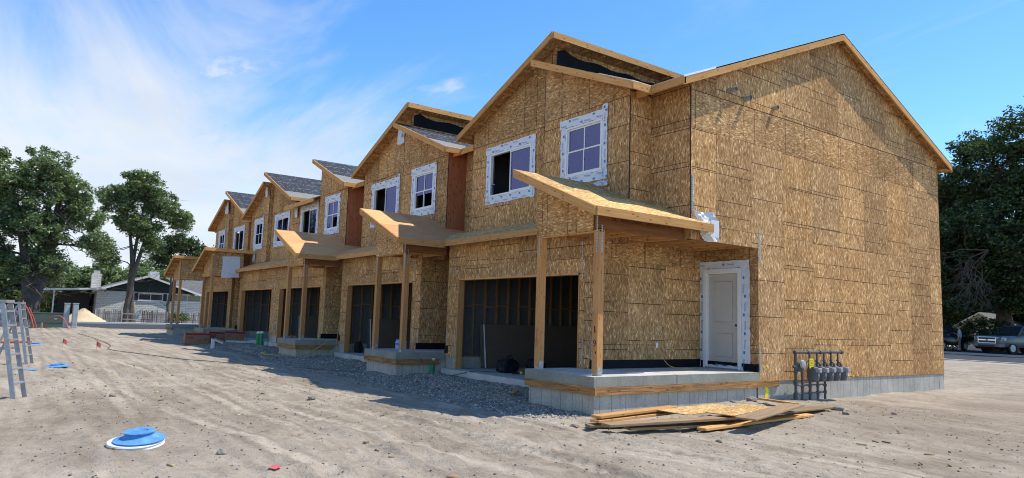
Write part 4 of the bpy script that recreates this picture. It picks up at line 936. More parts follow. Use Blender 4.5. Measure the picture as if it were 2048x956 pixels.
# gas meters
def gas():
    X = .27
    T = thing('gas_meter_manifold', (X, .5, -.05), 'dark grey gas pipe manifold standing against the sunlit end wall', 'gas pipes')
    zt = 1.06; yL, yRt = .50, 2.45
    mb = MB(); mb.tube([(X, yL, G(X, yL) + .0), (X, yL, zt)], .032, 12); mb.tube([(X, yL, zt), (X, yRt, zt)], .032, 12); mb.tube([(X, yL, -.05), (X, yL, .16)], .055, 12)
    for z in (.42, .36, .62): mb.tube([(X, yL, z - .03), (X, yL, z + .03)], .05, 12)
    for y in (1.0, 1.5, 1.95, 2.43): mb.tube([(X, y - .03, zt), (X, y + .03, zt)], .045, 12)
    mb.tube([(X, yL - .045, zt), (X, yL + .05, zt)], .042, 12)
    mb.build('header_pipe', 'iron', T, smooth=True)
    mb = MB(); mb.lathe([(.02, -.05), (.10, -.05), (.115, -.02), (.115, .02), (.08, .05), (.03, .055)], (X + .02, yL + .13, .74), 20, 0, Matrix.Rotation(PI/2, 4, 'Y') @ Matrix.Rotation(.3, 4, 'X')); mb.tube([(X, yL, .72), (X, yL + .2, .72)], .035, 10); mb.tube([(X, yL - .09, .74), (X, yL, .74)], .03, 10); mb.build('pressure_regulator', 'iron', T, smooth=True)
    MB().lathe([(.01, 0), (.09, 0), (.10, .02), (.085, .05), (.03, .06)], (X + .075, yL + .13, .80), 20, 0, Matrix.Rotation(PI/2, 4, 'Y')).build('regulator_cap', 'meterhead', T, smooth=True)
    mb = MB(); mb.tube([(X, yL + .25, .1), (X, yL + .25, .82), (X, yL + .28, .85), (X, 1.0, .85)], .02, 8); mb.build('bypass_pipe', 'iron', T, smooth=True)
    for k in range(5):
        y = 1.06 + .30 * k
        m = thing  # meters are separate things hung on the manifold
        g = T
        mb = MB(); mb.tube([(X, y, zt), (X, y, .74)], .022, 8); mb.tube([(X, y - .0, .80), (X, y + .13, .80), (X, y + .13, .72)], .018, 8)
        for z in (.86, .78, .72): mb.tube([(X, y, z - .018), (X, y, z + .018)], .036, 8)
        mb.tube([(X, y + .13, .73), (X, y + .13, .77)], .032, 8); mb.tube([(X - .02, y, .82), (X + .06, y, .82)], .014, 6); mb.build('drop_pipe', 'iron', T, smooth=True)
    for k in range(4):
        y = .76 + .31 * k; mb = MB(); mb.tube([(X, y, -.02), (X, y, .50 if k else .62)], .028, 8)
        for z in (.14, .3): mb.tube([(X, y, z - .03), (X, y, z + .03)], .042, 8)
        mb.build('riser_pipe', 'iron', T, smooth=True)
    for z in (.14, .32): MB().tube([(X, .6, z), (X, 1.70, z)], .018, 8).build('cross_pipe', 'iron', T, smooth=True)
    for k in range(3):
        y = .90 + .31 * k; MB().face([(.006, y, .12), (.006, y + .05, .12), (.006, y + .06, .40), (.006, y + .01, .40)]).build('paint_mark', 'redmark', T)
    names = ['leftmost gas meter of the five, beside the yellow tag', 'second gas meter from the left on the pipe manifold', 'middle gas meter of the five on the manifold', 'fourth gas meter from the left on the pipe manifold', 'rightmost gas meter of the five on the manifold']
    for k in range(5):
        y = 1.12 + .30 * k; t = thing('gas_meter', (X + .03, y, .42), names[k], 'gas meter', 'gas meters on the end wall')
        mb = MB(); c = (X + .06, y, .36); w = .125
        n = 16
        def rr(z, sx, sy): return [(X + .05 + sx * math.copysign(abs(math.cos(a))**.6, math.cos(a)), y + sy * math.copysign(abs(math.sin(a))**.6, math.sin(a)), z) for a in [2*PI*i/n for i in range(n)]]
        R = [rr(.40, .08, .07), rr(.42, .11, .09), rr(.50, .13, .105), rr(.64, .13, .108), rr(.70, .115, .10), rr(.735, .08, .08)]
        for a, b in zip(R[:-1], R[1:]):
            for i in range(n): mb.face([a[i], a[(i+1) % n], b[(i+1) % n], b[i]])
        mb.face(R[0][::-1]); mb.face(R[-1]); mb.build('meter_body', 'meter', t, smooth=True)
        mb = MB(); mb.box(X + .15, X + .215, y - .075, y + .095, .615, .715); mb.lathe([(.062, 0), (.06, .03), (.045, .04)], (X + .215, y - .015, .66), 16, 0, Matrix.Rotation(PI/2, 4, 'Y')); h = mb.build('meter_index', 'meterhead', t)
        MB().box(X + .186, X + .190, y - .035, y + .04, .52, .585).build('dial_plate', 'meterhead', t); MB().box(X + .19, X + .192, y - .02, y + .03, .525, .54).build('dial_mark', 'redmark', t)
    mb = MB(); mb.box(X + .05, X + .056, .97, 1.13, .70, .92); 
    for z in (.83, .79, .75, .72): mb.box(X + .056, X + .058, .99, 1.11, z + .05, z + .058, 1)
    mb.build('yellow_tag', ['yellow', 'blackprint'], T)
gas()
MB().tube([(.0165, -.2, .75), (.018, -.2, .75)], .03, 7).build('paint_dot', 'yellow', HA)
MB().face([(.0008, -.28, .0), (.0008, -.16, .05), (.0008, -.12, .2), (.0008, -.2, .33), (.0008, -.3, .36), (.0008, -.24, .2)]).build('paint_mark', 'yellow', HA)

# lumber dumped beside the porch
def plank(p0, p1, w, t, mat, label, z0=None, roll=0.0, name='lumber_board'):
    a = V3(p0); b = V3(p1); up = np.array([math.sin(roll) * 0.0, 0, 1.0])
    d = b - a; d /= np.linalg.norm(d); s = np.cross(d, [0, 0, 1]); s /= np.linalg.norm(s); upv = np.cross(s, d) * math.cos(roll) + s * math.sin(roll)
    o = MB().board(a, b, t, w, upv).build(name, mat, loc=tuple((a + b) / 2)); bv = o.modifiers.new('bevel', 'BEVEL'); bv.width = .004; bv.segments = 1
    return tag(o, label, 'board', 'scrap boards beside the porch')
plank((1.22, -6.45, .13), (1.0, -4.4, .16), .20, .04, 'lumber', 'orange board on top of the two stacked boards at the porch corner')
plank((1.25, -6.5, .07), (1.0, -4.2, .08), .19, .04, 'lumber', 'board directly under the top orange board at the porch corner')
plank((1.2, -6.6, -.0), (1.5, -5.0, .0), .16, .04, 'old', 'short dark board end at the bottom left of the scrap pile', roll=.05)
plank((1.62, -6.62, .07), (2.06, -4.2, .11), .26, .04, 'old', 'long grey-brown plank along the front of the scrap pile')
plank((1.66, -6.2, -.0), (2.0, -4.5, .0), .2, .04, 'old', 'shadowed plank lying on the dirt under the long grey plank')
plank((1.42, -5.0, .155), (1.40, -3.3, .165), .72, .016, 'osb_roof', 'strand board sheet lying between the porch and the square offcut', name='sheathing_offcut')
plank((1.98, -4.45, .165), (1.68, -2.95, .20), .56, .016, 'osb_roof', 'square strand board offcut in the middle of the scrap pile', name='sheathing_offcut')
plank((2.58, -4.55, .17), (1.98, -2.25, .22), .34, .03, 'old', 'wide dark plank lying across the right half of the scrap pile')
plank((.5, -1.15, .12), (1.62, -1.6, .16), .10, .04, 'lumber', 'thin board pointing at the foundation behind the scrap pile')
plank((1.85, -2.9, .08), (1.88, -1.0, .11), .28, .03, 'old', 'weathered plank at the right end of the scrap pile, raised on soil')
plank((2.18, -5.1, -.005), (2.05, -1.9, .03), .18, .04, 'lumber', 'clean orange board lying flat in front of the scrap pile')
plank((-2.62, -5.25, .07), (-3.15, -4.75, .08), .09, .02, 'lumber', 'short stake lying on the gravel by the nearest porch', name='wood_stake')
plank((-17.6, -6.0, .04), (-16.9, -6.05, .05), .1, .04, 'lumber', 'wood offcut on the gravel in front of the middle porch', name='wood_offcut')
# rocks
def rock(x, y, s, label, seed):
    rr = random.Random(seed); bm = bmesh.new(); bmesh.ops.create_icosphere(bm, subdivisions=2, radius=1)
    for v in bm.verts: v.co *= 1 + rr.uniform(-.22, .22); v.co.z *= .7
    me = bpy.data.meshes.new('rock'); bm.to_mesh(me); bm.free(); me.materials.append(MT['rock'])
    o = link('rock', me, None, (x, y, G(x, y) + s * .3)); o.scale = (s * 1.3, s, s); tag(o, label, 'rock', 'rocks on the dirt')
for a in ((.25, -1.1, .10, 'clod of earth between the porch foundation and the scrap boards', 1), (.15, -1.6, .05, 'small stone left of the clod by the porch foundation', 2), (1.95, -.75, .09, 'dark clod at the right tip of the scrap boards', 3), (2.3, -1.1, .05, 'small stone just right of the scrap boards', 4), (2.6, .1, .045, 'lone dark stone on the dirt right of the gas meters', 5), (2.9, -5.6, .04, 'small pale stone in front of the scrap boards', 6), (.95, -6.65, .06, 'stone left of the scrap boards at the porch corner', 7), (-5.4, -12.3, .06, 'pale stone beside the nearer stepladder', 8), (-3.9, -9.1, .07, 'dark stone on the open dirt in front of the second porch', 9), (.8, -11.9, .05, 'stone near the blue manhole former', 10), (3.3, -11.2, .05, 'half-buried stone at the front of the yard', 11)): rock(*a)

# blue painted risers
def hat(x, y, label, tilt, s=1.0, skirt=True, low=1.0):
    z = G(x, y) - .012; t = thing('riser_cap', (x, y, z), label, 'riser cap', 'blue painted round riser caps'); R = Matrix.Rotation(tilt[0], 4, 'X') @ Matrix.Rotation(tilt[1], 4, 'Y')
    if skirt: MB().lathe([(.33*s, -.06), (.372*s, -.03), (.39*s, .01), (.38*s, .03), (.392*s, .045), (.38*s, .062), (.34*s, .064)], (x - .02, y - .035, z), 44, 0, R).build('white_ring', 'whitepl', t, smooth=True)
    f = .068 if skirt else .03; k = low * s; b = MB(); b.lathe([(.345*s, f), (.356*s, f + .006), (.354*s, f + .014), (.31*s, f + .02), (.255*s, f + .018 + .016*k), (.215*s, f + .018 + .040*k), (.198*s, f + .018 + .068*k), (.196*s, f + .018 + .085*k), (.214*s, f + .018 + .094*k), (.214*s, f + .018 + .108*k), (.12*s, f + .018 + .110*k), (.112*s, f + .018 + .098*k), (.0, f + .018 + .098*k)], (x, y, z), 44, 0, R, [1] + [0] * 11); b.build('blue_hat', ['bluepl', 'blackprint'], t, smooth=True)
    if skirt: MB().lathe([(.206*s, 0), (.206*s, .008)], (x, y, z + f + .018 + .086*k), 44, 0, R).build('dark_seam', 'dirt', t)
hat(-.06, -12.63, 'near blue hat-shaped riser cap on a white ring in the left foreground', (.07, .085), .80)
hat(-12.85, -12.72, 'flattened blue riser cap on the dirt right of the stepladders', (.05, .04), .8, False, .55)
hat(-25.4, -12.75, 'farthest small blue riser cap, at the end of the orange pipe', (.0, .06), .8, False, .7)
tag(MB().tube([(-25.6, -12.9, G(-25.6, -12.9) + .09), (-25.5, -14.6, G(-25.5, -14.6) + .08)], .06, 10).build('orange_pipe', 'orangepl', loc=(-25.5, -13.7, 0), smooth=True), 'orange pipe lying on the dirt behind the stepladders', 'pipe')
tag(MB().lathe([(.16, 0), (.165, .012), (.15, .02), (.0, .02)], (-11.9, -13.35, G(-11.9, -13.35) + .01), 16).build('blue_scrap', 'bluepl', loc=(-11.9, -13.35, 0)), 'small flat blue disc left of the flattened blue cap', 'scrap')
tag(MB().box(-.045, .045, -.065, .065, 0, .004).build('red_paper', 'pinkpl', loc=(0, 0, 0)), 'small red paper lying on the dirt at the bottom of the picture', 'paper')
o = bpy.data.objects['red_paper']; o.location = (1.98, -11.66, G(1.98, -11.66) + .015); o.rotation_euler = (.06, .05, .7)

# step ladders
def ladder(x, y, rz, label, s=1.0):
    z0 = G(x, y); t = thing('stepladder', (x, y, z0), label, 'ladder', 'aluminium stepladders'); Rm = Matrix.Rotation(rz, 4, 'Z')
    def p(lx, ly, lz): q = Rm @ Vector((lx * s, ly * s, lz * s)); return (x + q.x, y + q.y, z0 + q.z)
    H = 1.95; ln = .42     # front frame leans from +ly at the foot to 0 at the top
    nrm = Rm @ Vector((1, 0, 0))
    for sx in (-1, 1):
        a = p(sx * .29, 0, -.02); b = p(sx * .19, -ln, H); mb = MB(); mb.board(a, b, .075, .03, nrm.cross(Vector(b) - Vector(a))); fr = mb.build('front_rail', 'alu', t)
        a = p(sx * .27, -ln - .62, -.02); b = p(sx * .18, -ln - .05, H - .06); MB().board(a, b, .045, .03, nrm.cross(Vector(b) - Vector(a))).build('rear_rail', 'alu', t)
    for k in range(6):
        zz = .30 + .295 * k; f = zz / H; w = .29 - .10 * f; yy = -ln * f; mb = MB(); mb.board(p(-w, yy, zz), p(w, yy, zz), .085, .028, Rm @ Vector((0, 1, 0))); mb.build('tread', 'alu', t)
    for zz in (.5, 1.1, 1.6):
        f = zz / H; w = .27 - .09 * f; yy = -ln - .62 + .57 * f; MB().board(p(-w, yy, zz), p(w, yy, zz), .03, .02).build('rear_brace', 'alu', t)
    for sx in (-1, 1): MB().board(p(sx * .235, -.25, 1.0), p(sx * .225, -.75, 1.0), .022, .008).build('spreader', 'alu', t)
    a = p(-.21, -ln - .03, H + .03); b = p(.21, -ln - .03, H + .03); MB().board(a, b, .05, .17).build('top_cap', 'alu', t)
ladder(-5.65, -13.70, math.atan2(-.36, .93), 'nearer aluminium stepladder at the left edge of the picture', .84)
ladder(-14.2, -13.30, math.atan2(-.30, .95), 'farther aluminium stepladder standing behind the nearer one', .84)

# utility boxes and conduits by the street
def cabinet(x, y, w, d, h, mat, name, label, cat, lid=.0, rz=0.0, group=None):
    z = G(x, y); t = thing(name, (x, y, z), label, cat, group); mb = MB(); mb.box(x - d/2, x + d/2, y - w/2, y + w/2, z - .2, z + h); o = mb.build('cabinet', mat, t); b = o.modifiers.new('bevel', 'BEVEL'); b.width = .03; b.segments = 2
    MB().box(x - d/2 - .02, x + d/2 + .02, y - w/2 - .02, y + w/2 + .02, z + h, z + h + .06).build('lid', mat, t)
    MB().box(x + d/2, x + d/2 + .015, y - w/2 + .04, y + w/2 - .04, z + .15, z + h - .05).build('door_plate', mat, t)
    MB().box(x + d/2 + .015, x + d/2 + .03, y + w * .2, y + w * .3, z + h * .5, z + h * .6).build('latch', 'galv', t); return t
cabinet(-44.3, -11.55, 1.7, 1.1, .72, 'greenbox', 'transformer_box', 'low dark green transformer box between the red conduits', 'utility box')
cabinet(-43.0, -10.62, .3, .3, 1.42, 'greybox', 'utility_pedestal', 'left one of the two tall grey utility pedestals', 'utility box', group='grey pedestals')
cabinet(-42.8, -10.18, .3, .3, 1.42, 'greybox', 'utility_pedestal', 'right one of the two tall grey utility pedestals', 'utility box', group='grey pedestals')
def conduit(pts, r, mat, label, name='red_conduit', cat='conduit'):
    P = []
    for k in range(len(pts) - 1):
        p0, p1, p2, p3 = V3(pts[max(k-1, 0)]), V3(pts[k]), V3(pts[k+1]), V3(pts[min(k+2, len(pts)-1)])
        for i in range(8):
            s = i / 8; P.append(.5 * ((2*p1) + (-p0+p2)*s + (2*p0-5*p1+4*p2-p3)*s*s + (-p0+3*p1-3*p2+p3)*s**3))
    P.append(V3(pts[-1])); o = MB().tube(P, r, 8).build(name, mat, loc=tuple(pts[0]), smooth=True); return tag(o, label, cat)
conduit([(-43.5, -12.25, .1), (-43.6, -12.5, .9), (-43.7, -12.95, 1.75)], .04, 'redpl', 'straight red conduit sticking up left of the green box')
conduit([(-43.3, -12.1, .1), (-43.35, -12.3, .7), (-43.4, -12.6, 1.35)], .03, 'redpl', 'shorter red conduit leaning beside the tall one')
conduit([(-42.8, -11.7, .2), (-42.7, -11.45, .75), (-42.3, -11.0, .88), (-41.6, -10.7, .5), (-41.2, -10.55, .05)], .032, 'redpl', 'arched red conduit bending over in front of the green box')
conduit([(-42.2, -11.9, .1), (-42.2, -11.9, .45)], .06, 'old', 'short wooden stake in front of the green box', 'survey_stake', 'stake')
for x, y, l in ((-20.1, -11.14, 'red marker flag beside the grey cord'), (-23.6, -11.95, 'small red marker flag left of the cord')):
    z = G(x, y); t = thing('marker_flag', (x, y, z), l, 'flag', 'red marker flags'); MB().tube([(x, y, z), (x, y, z + .34)], .006, 6).build('wire', 'galv', t)
    mb = MB(); g = [[(x + .02 * math.sin(i * 1.4), y + .045 * i, z + .34 - .055 * j - .03 * i) for j in range(4)] for i in range(4)]
    for i in range(3):
        for j in range(3): mb.face([g[i][j], g[i+1][j], g[i+1][j+1], g[i][j+1]])
    mb.build('flag_cloth', 'redpl', t)
def ground_cord(pts, r, mat, label, name):
    return conduit([(x, y, G(x, y) + r + .012) for x, y in pts], r, mat, label, name, 'cord')
ground_cord([(-38, -10.3), (-31, -10.2), (-25, -10.15), (-21, -10.6), (-17.5, -9.85), (-15.5, -9.2), (-14, -8.65), (-12.3, -7.5), (-10.8, -6.6), (-9.8, -6.3), (-9.1, -5.9)], .012, 'cord', 'long grey cord snaking over the dirt towards the second porch', 'extension_cord')
conduit([(-14.95, -4.5, .63), (-15.0, -4.75, .4), (-15.3, -5.2, .12), (-15.8, -5.9, .06), (-16.6, -6.3, .05)], .012, 'cordyel', 'thin yellow cord hanging off the corner of the middle porch', 'extension_cord', 'cord')
conduit([(-15.06, -3.98, 3.45), (-15.0, -4.03, 2.6), (-15.02, -4.05, 1.6), (-15.1, -4.1, .5)], .009, 'cordyel', 'yellow cord hanging down the garage corner of the second house', 'hanging_cord', 'cord')
conduit([(-1.58, -2.0, 1.1), (-1.5, -1.95, .9), (-1.35, -1.9, .70), (-1.2, -1.75, .63), (-.95, -1.5, .625)], .008, 'cordyel', 'thin tan wire drooping from the outlet onto the nearest porch', 'loose_wire', 'wire')
conduit([(-6.5, -4.5, .06), (-6.1, -4.0, .22), (-5.9, -3.7, .22), (-5.6, -3.5, .22)], .012, 'cord', 'black power cord running out of the nearest garage', 'extension_cord', 'cord')

# garage contents
def leaning_sheets(far, y0, y1, label):
    t = thing('drywall_stack', (far + .3, (y0 + y1) / 2, .2), label, 'drywall', 'drywall stacks in the garages')
    for k in range(3):
        x = far + .14 + .03 * k; MB().hexa([(x + .16, y0 + .03 * k, .21), (x + .178, y0 + .03 * k, .21), (x + .178, y1 + .03 * k, .21), (x + .16, y1 + .03 * k, .21)], [(x, y0 + .03 * k, 1.43), (x + .018, y0 + .03 * k, 1.43), (x + .018, y1 + .03 * k, 1.43), (x, y1 + .03 * k, 1.43)]).build('drywall_sheet', 'drywall', t)
    mb = MB(); x = far + .16 + .09; mb.hexa([(x + .165, y0 + .06, .21), (x + .18, y0 + .06, .21), (x + .18, y0 + .09, .21), (x + .165, y0 + .09, .21)], [(x, y0 + .06, 1.43), (x + .015, y0 + .06, 1.43), (x + .015, y0 + .09, 1.43), (x, y0 + .09, 1.43)]); mb.build('white_edge_tape', 'vinyl', t)
leaning_sheets(-W + .2, -3.05, 1.2, 'brown drywall sheets leaning inside the nearest garage'); leaning_sheets(-2*W + .2, -3.0, 1.0, 'brown drywall sheets leaning inside the second garage'); leaning_sheets(-3*W + .2, -3.0, 1.0, 'brown drywall sheets leaning inside the middle garage')
leaning_sheets(UD(XG) + .15, -2.3, .8, 'drywall sheets leaning inside the fourth garage'); leaning_sheets(UE(XG) + .15, -2.2, .6, 'drywall sheets leaning inside the farthest garage')
def lump(name, parts, mat, label, cat, loc, extra=()):
    t = thing(name, loc, label, cat)
    for k, (cx, cy, cz, rx, ry, rz_) in enumerate(parts):
        rr = random.Random(k + 5); bm = bmesh.new(); bmesh.ops.create_icosphere(bm, subdivisions=3, radius=1)
        for v in bm.verts:
            n = 1 + .16 * math.sin(5 * v.co.x + k) * math.cos(4 * v.co.y) + rr.uniform(-.05, .05); v.co = Vector((v.co.x * rx * n + cx - loc[0], v.co.y * ry * n + cy - loc[1], max(v.co.z * rz_ * n + cz, loc[2] + .004) - loc[2]))
        me = bpy.data.meshes.new('bag_body'); bm.to_mesh(me); bm.free(); me.materials.append(MT[mat]); link('bag_body', me, t, loc)
    for f in extra: f(t)
    return t
def bagx(t):
    MB().tube([(-5.75, -3.3, .42), (-5.7, -3.2, .62), (-5.72, -3.05, .64), (-5.75, -2.95, .45)], .016, 8).build('bag_handle', 'bag', t, smooth=True)
lump('tool_bag', [(-5.72, -3.15, .36, .24, .34, .2), (-5.6, -3.3, .3, .15, .2, .13)], 'bag', 'crumpled black tool bag on the floor of the nearest garage', 'bag', (-5.7, -3.15, .2), (bagx,))
lump('trash_bag', [(-5.55, -2.35, .38, .22, .28, .21)], 'bag', 'second black bag right of the tool bag in the nearest garage', 'bag', (-5.55, -2.35, .2))
lump('black_bucket', [(-14.7, -3.4, .38, .16, .16, .22)], 'bag', 'black bag standing inside the second garage opening', 'bag', (-14.7, -3.4, .2))
def drill(x, y, rz, label):
    t = thing('power_tool', (x, y, .2), label, 'power tool', 'yellow power tools on the garage floor'); c, s = math.cos(rz), math.sin(rz); q = lambda a, b, z: (x + a*c - b*s, y + a*s + b*c, z)
    MB().tube([q(-.12, 0, .25), q(-.02, 0, .25), q(.0, 0, .25), q(.1, 0, .25), q(.13, 0, .25)], [.035, .042, .042, .03, .018], 10).build('motor_housing', 'toolyel', t, smooth=True); MB().tube([q(.13, 0, .25), q(.2, 0, .25)], .012, 8).build('chuck', 'galv', t); MB().board(q(-.05, 0, .24), q(-.08, .16, .23), .045, .04).build('grip', 'bag', t); MB().board(q(-.06, .16, .23), q(-.11, .24, .23), .06, .09).build('battery', 'bag', t)
drill(-5.0, -2.75, .6, 'yellow drill in front of the black bags in the garage'); drill(-5.1, -3.15, 2.2, 'yellow and black drill lying nearest the garage entrance'); drill(-5.15, -2.3, 1.4, 'yellow power tool at the right of the black bags')

# pipes, bottles, boxes
def cleanout(x, y, label, h=.42):
    z = G(x, y); t = thing('cleanout_pipe', (x, y, z), label, 'pipe', 'green capped pipes'); MB().tube([(x, y, z - .1), (x, y, z + h)], .085, 16).build('green_pipe', 'greenpl', t, smooth=True); MB().lathe([(.095, 0), (.097, .01), (.095, .06), (.06, .065), (.05, .10), (.0, .10)], (x, y, z + h), 16).build('white_cap', 'whitepl', t, smooth=True)
cleanout(-7.78, -4.28, 'green pipe with white cap between the two nearest garages', .36); cleanout(-23.9, -4.3, 'left one of the two green capped pipes by the fourth garage', .5); cleanout(-23.6, -4.25, 'right one of the two green capped pipes by the fourth garage', .5)
def bottle_pack():
    x0, y0, z0 = -9.35, -4.45, .617; t = thing('bottle_pack', (x0, y0, z0), 'shrink-wrapped pack of water bottles on the second porch', 'water bottles')
    for i in range(3):
        for j in range(4):
            x, y = x0 + (i - 1) * .075, y0 + (j - 1.5) * .075; MB().lathe([(.03, 0), (.034, .02), (.031, .06), (.034, .10), (.034, .19), (.022, .23), (.013, .25), (.013, .275), (0, .275)], (x, y, z0), 10).build('bottle', 'bottle', t, smooth=True); MB().lathe([(.036, 0), (.036, .06)], (x, y, z0 + .115), 10).build('bottle_label', 'blueprint', t, smooth=True)
bottle_pack()
tag(MB().lathe([(.028, 0), (.033, .01), (.033, .105), (.027, .12), (0, .12)], (-17.3, -5.0, .617), 14).build('drink_can', 'can', loc=(-17.3, -5.0, .617), smooth=True), 'red drink can on the middle porch slab', 'can')
o = MB().lathe([(.03, 0), (.034, .02), (.031, .06), (.034, .19), (.02, .24), (.013, .27), (0, .27)], (0, 0, 0), 12).build('water_bottle', 'bottle', smooth=True); o.location = (-12.8, -6.85, G(-12.8, -6.85) + .05); o.rotation_euler = (PI/2, .2, .9); tag(o, 'empty clear plastic bottle lying on the dirt before the second porch', 'bottle')
tag(MB().lathe([(.0, -.03), (.02, -.024), (.03, 0), (.02, .024), (0, .03)], (-.42, -.62, .65), 14).build('white_ball', 'vinyl', loc=(-.42, -.62, .65), smooth=True), 'small white ball on the nearest porch in front of the door', 'ball')
def carton(x, y, w, d, h, rz, label, sagl=0.0):
    z = G(x, y); t = thing('cardboard_box', (x, y, z), label, 'box', 'red printed boxes by the fourth porch'); c, s = math.cos(rz), math.sin(rz)
    q = lambda a, b, zz: (x + a*c - b*s, y + a*s + b*c, z + zz)
    b = [q(-d/2, -w/2, 0), q(d/2, -w/2, 0), q(d/2, w/2, 0), q(-d/2, w/2, 0)]; tp = [q(-d/2, -w/2, h), q(d/2, -w/2, h), q(d/2, w/2, h - sagl), q(-d/2, w/2, h - sagl)]
    MB().hexa(b, tp).build('box_body', 'card', t); e = .004
    mb = MB(); mb.face([q(d/2 + e, -w/2, h * .84), q(d/2 + e, w/2, h * .84 - sagl), q(d/2 + e, w/2, h - sagl), q(d/2 + e, -w/2, h)]); mb.face([q(d/2 + e, -w/2, 0), q(d/2 + e, w/2, 0), q(d/2 + e, w/2, h * .06), q(d/2 + e, -w/2, h * .06)])
    mb.face([q(-d/2, -w/2 - e, 0), q(d/2, -w/2 - e, 0), q(d/2, -w/2 - e, h * .1), q(-d/2, -w/2 - e, h * .1)]); mb.face([q(-d/2, -w/2 - e, h * .7), q(-d/4, -w/2 - e, h * .7), q(-d/4, -w/2 - e, h), q(-d/2, -w/2 - e, h)])
    for zz in (.72, .62, .52): mb.face([q(d/2 + e, -w * .45, h * zz), q(d/2 + e, -w * .1 - .1 * zz, h * zz), q(d/2 + e, -w * .1 - .1 * zz, h * (zz + .035)), q(d/2 + e, -w * .45, h * (zz + .035))])
    mb.face([q(d/2 + e, w * .04, h * .45), q(d/2 + e, w * .11, h * .28), q(d/2 + e, w * .25, h * .6), q(d/2 + e, w * .11, h * .36)]); n = 12
    for i in range(n):
        a0, a1 = 2*PI*i/n, 2*PI*(i+1)/n; R1, R2 = h * .13, h * .09; mb.face([q(d/2 + e, w * .36 + R1*math.cos(a0), h * .5 + R1*math.sin(a0)), q(d/2 + e, w * .36 + R1*math.cos(a1), h * .5 + R1*math.sin(a1)), q(d/2 + e, w * .36 + R2*math.cos(a1), h * .5 + R2*math.sin(a1)), q(d/2 + e, w * .36 + R2*math.cos(a0), h * .5 + R2*math.sin(a0))])
    mb.build('red_print', 'cardred', t, recalc=False)
carton(-25.9, -6.55, 1.05, .45, .52, .0, 'leftmost red and brown carton in front of the fourth porch'); carton(-26.5, -5.45, 1.0, .45, .52, .08, 'middle carton of the three by the fourth porch', .05); carton(-26.35, -4.75, .9, .45, .5, -.05, 'rightmost carton of the three by the fourth porch', .04)
plank((-26.5, -5.6, .60), (-26.3, -4.75, .66), .2, .03, 'lumber', 'board lying on top of the middle carton', name='lumber_board')
def channel(p0, p1, label):
    t = thing('sheet_metal_channel', p0, label, 'metal', 'galvanized pieces on the ground'); a, b = V3(p0), V3(p1); d = (b - a) / np.linalg.norm(b - a); s = np.cross(d, [0, 0, 1]); s /= np.linalg.norm(s)
    MB().board(a, b, .004, .16).build('web', 'galv', t)
    for k in (-1, 1): MB().board(a + s * .08 * k + [0, 0, .04], b + s * .08 * k + [0, 0, .04], .08, .004).build('flange', 'galv', t)
channel((-24.6, -5.55, .12), (-24.1, -4.2, .10), 'long galvanized duct piece in front of the cartons'); channel((-24.9, -6.05, .2), (-24.0, -5.75, .06), 'short galvanized channel left of the long duct piece')
tag(MB().box(-22.2, -22.12, -6.75, -6.62, G(-22.2, -6.7) - .05, G(-22.2, -6.7) + .42).build('white_post', 'whitepl', loc=(-22.16, -6.68, 0)), 'short white stub post in front of the cartons', 'post')
def hammer():
    x, z = -6.62, 5.03; t = thing('hammer', (x, yS - .02, z), 'hammer resting on the sill of the open sliding window', 'hammer'); MB().board((x, yS - .03, z + .02), (x - .02, yS - .0, z + .3), .03, .025, (0, 1, 0)).build('handle', 'blueprint', t); MB().tube([(x - .08, yS - .01, z + .29), (x - .02, yS - .01, z + .31), (x + .06, yS - .01, z + .30), (x + .13, yS - .01, z + .26)], [.018, .02, .014, .006], 8).build('hammer_head', 'galv', t, smooth=True)
hammer()
# spray paint on posts
def marks():
    u = 1.92; x, y = UA(u), -5.4 + .2 - .0005 - .0
    p = [c for c in HA.children if c.name.startswith('porch_post')]
    mb = MB(); add_text(mb, '5', (x - .01, y - .002, 1.12), (1, 0, 0), (0, 0, 1), .16, 0); mb.face([(x - .04, y - .002, 1.34), (x, y - .002, 1.46), (x + .04, y - .002, 1.34), (x, y - .002, 1.41)]); mb.box(x - .008, x + .004, y - .003, y, 1.18, 1.36)
    mb.build('orange_paint', 'redpl', p[1])
    x = UA(.19); mb = MB(); mb.board((x - .01, y - .001, 1.52), (x + .005, y - .001, 1.40), .03, .002, (1, 0, 0)); add_text(mb, '9', (x, y - .0022, 1.2), (1, 0, 0), (0, 0, 1), .18, 0); mb.box(x + .02, x + .04, y - .003, y, 1.02, 1.06); mb.build('black_paint', 'blackprint', p[0])
marks()
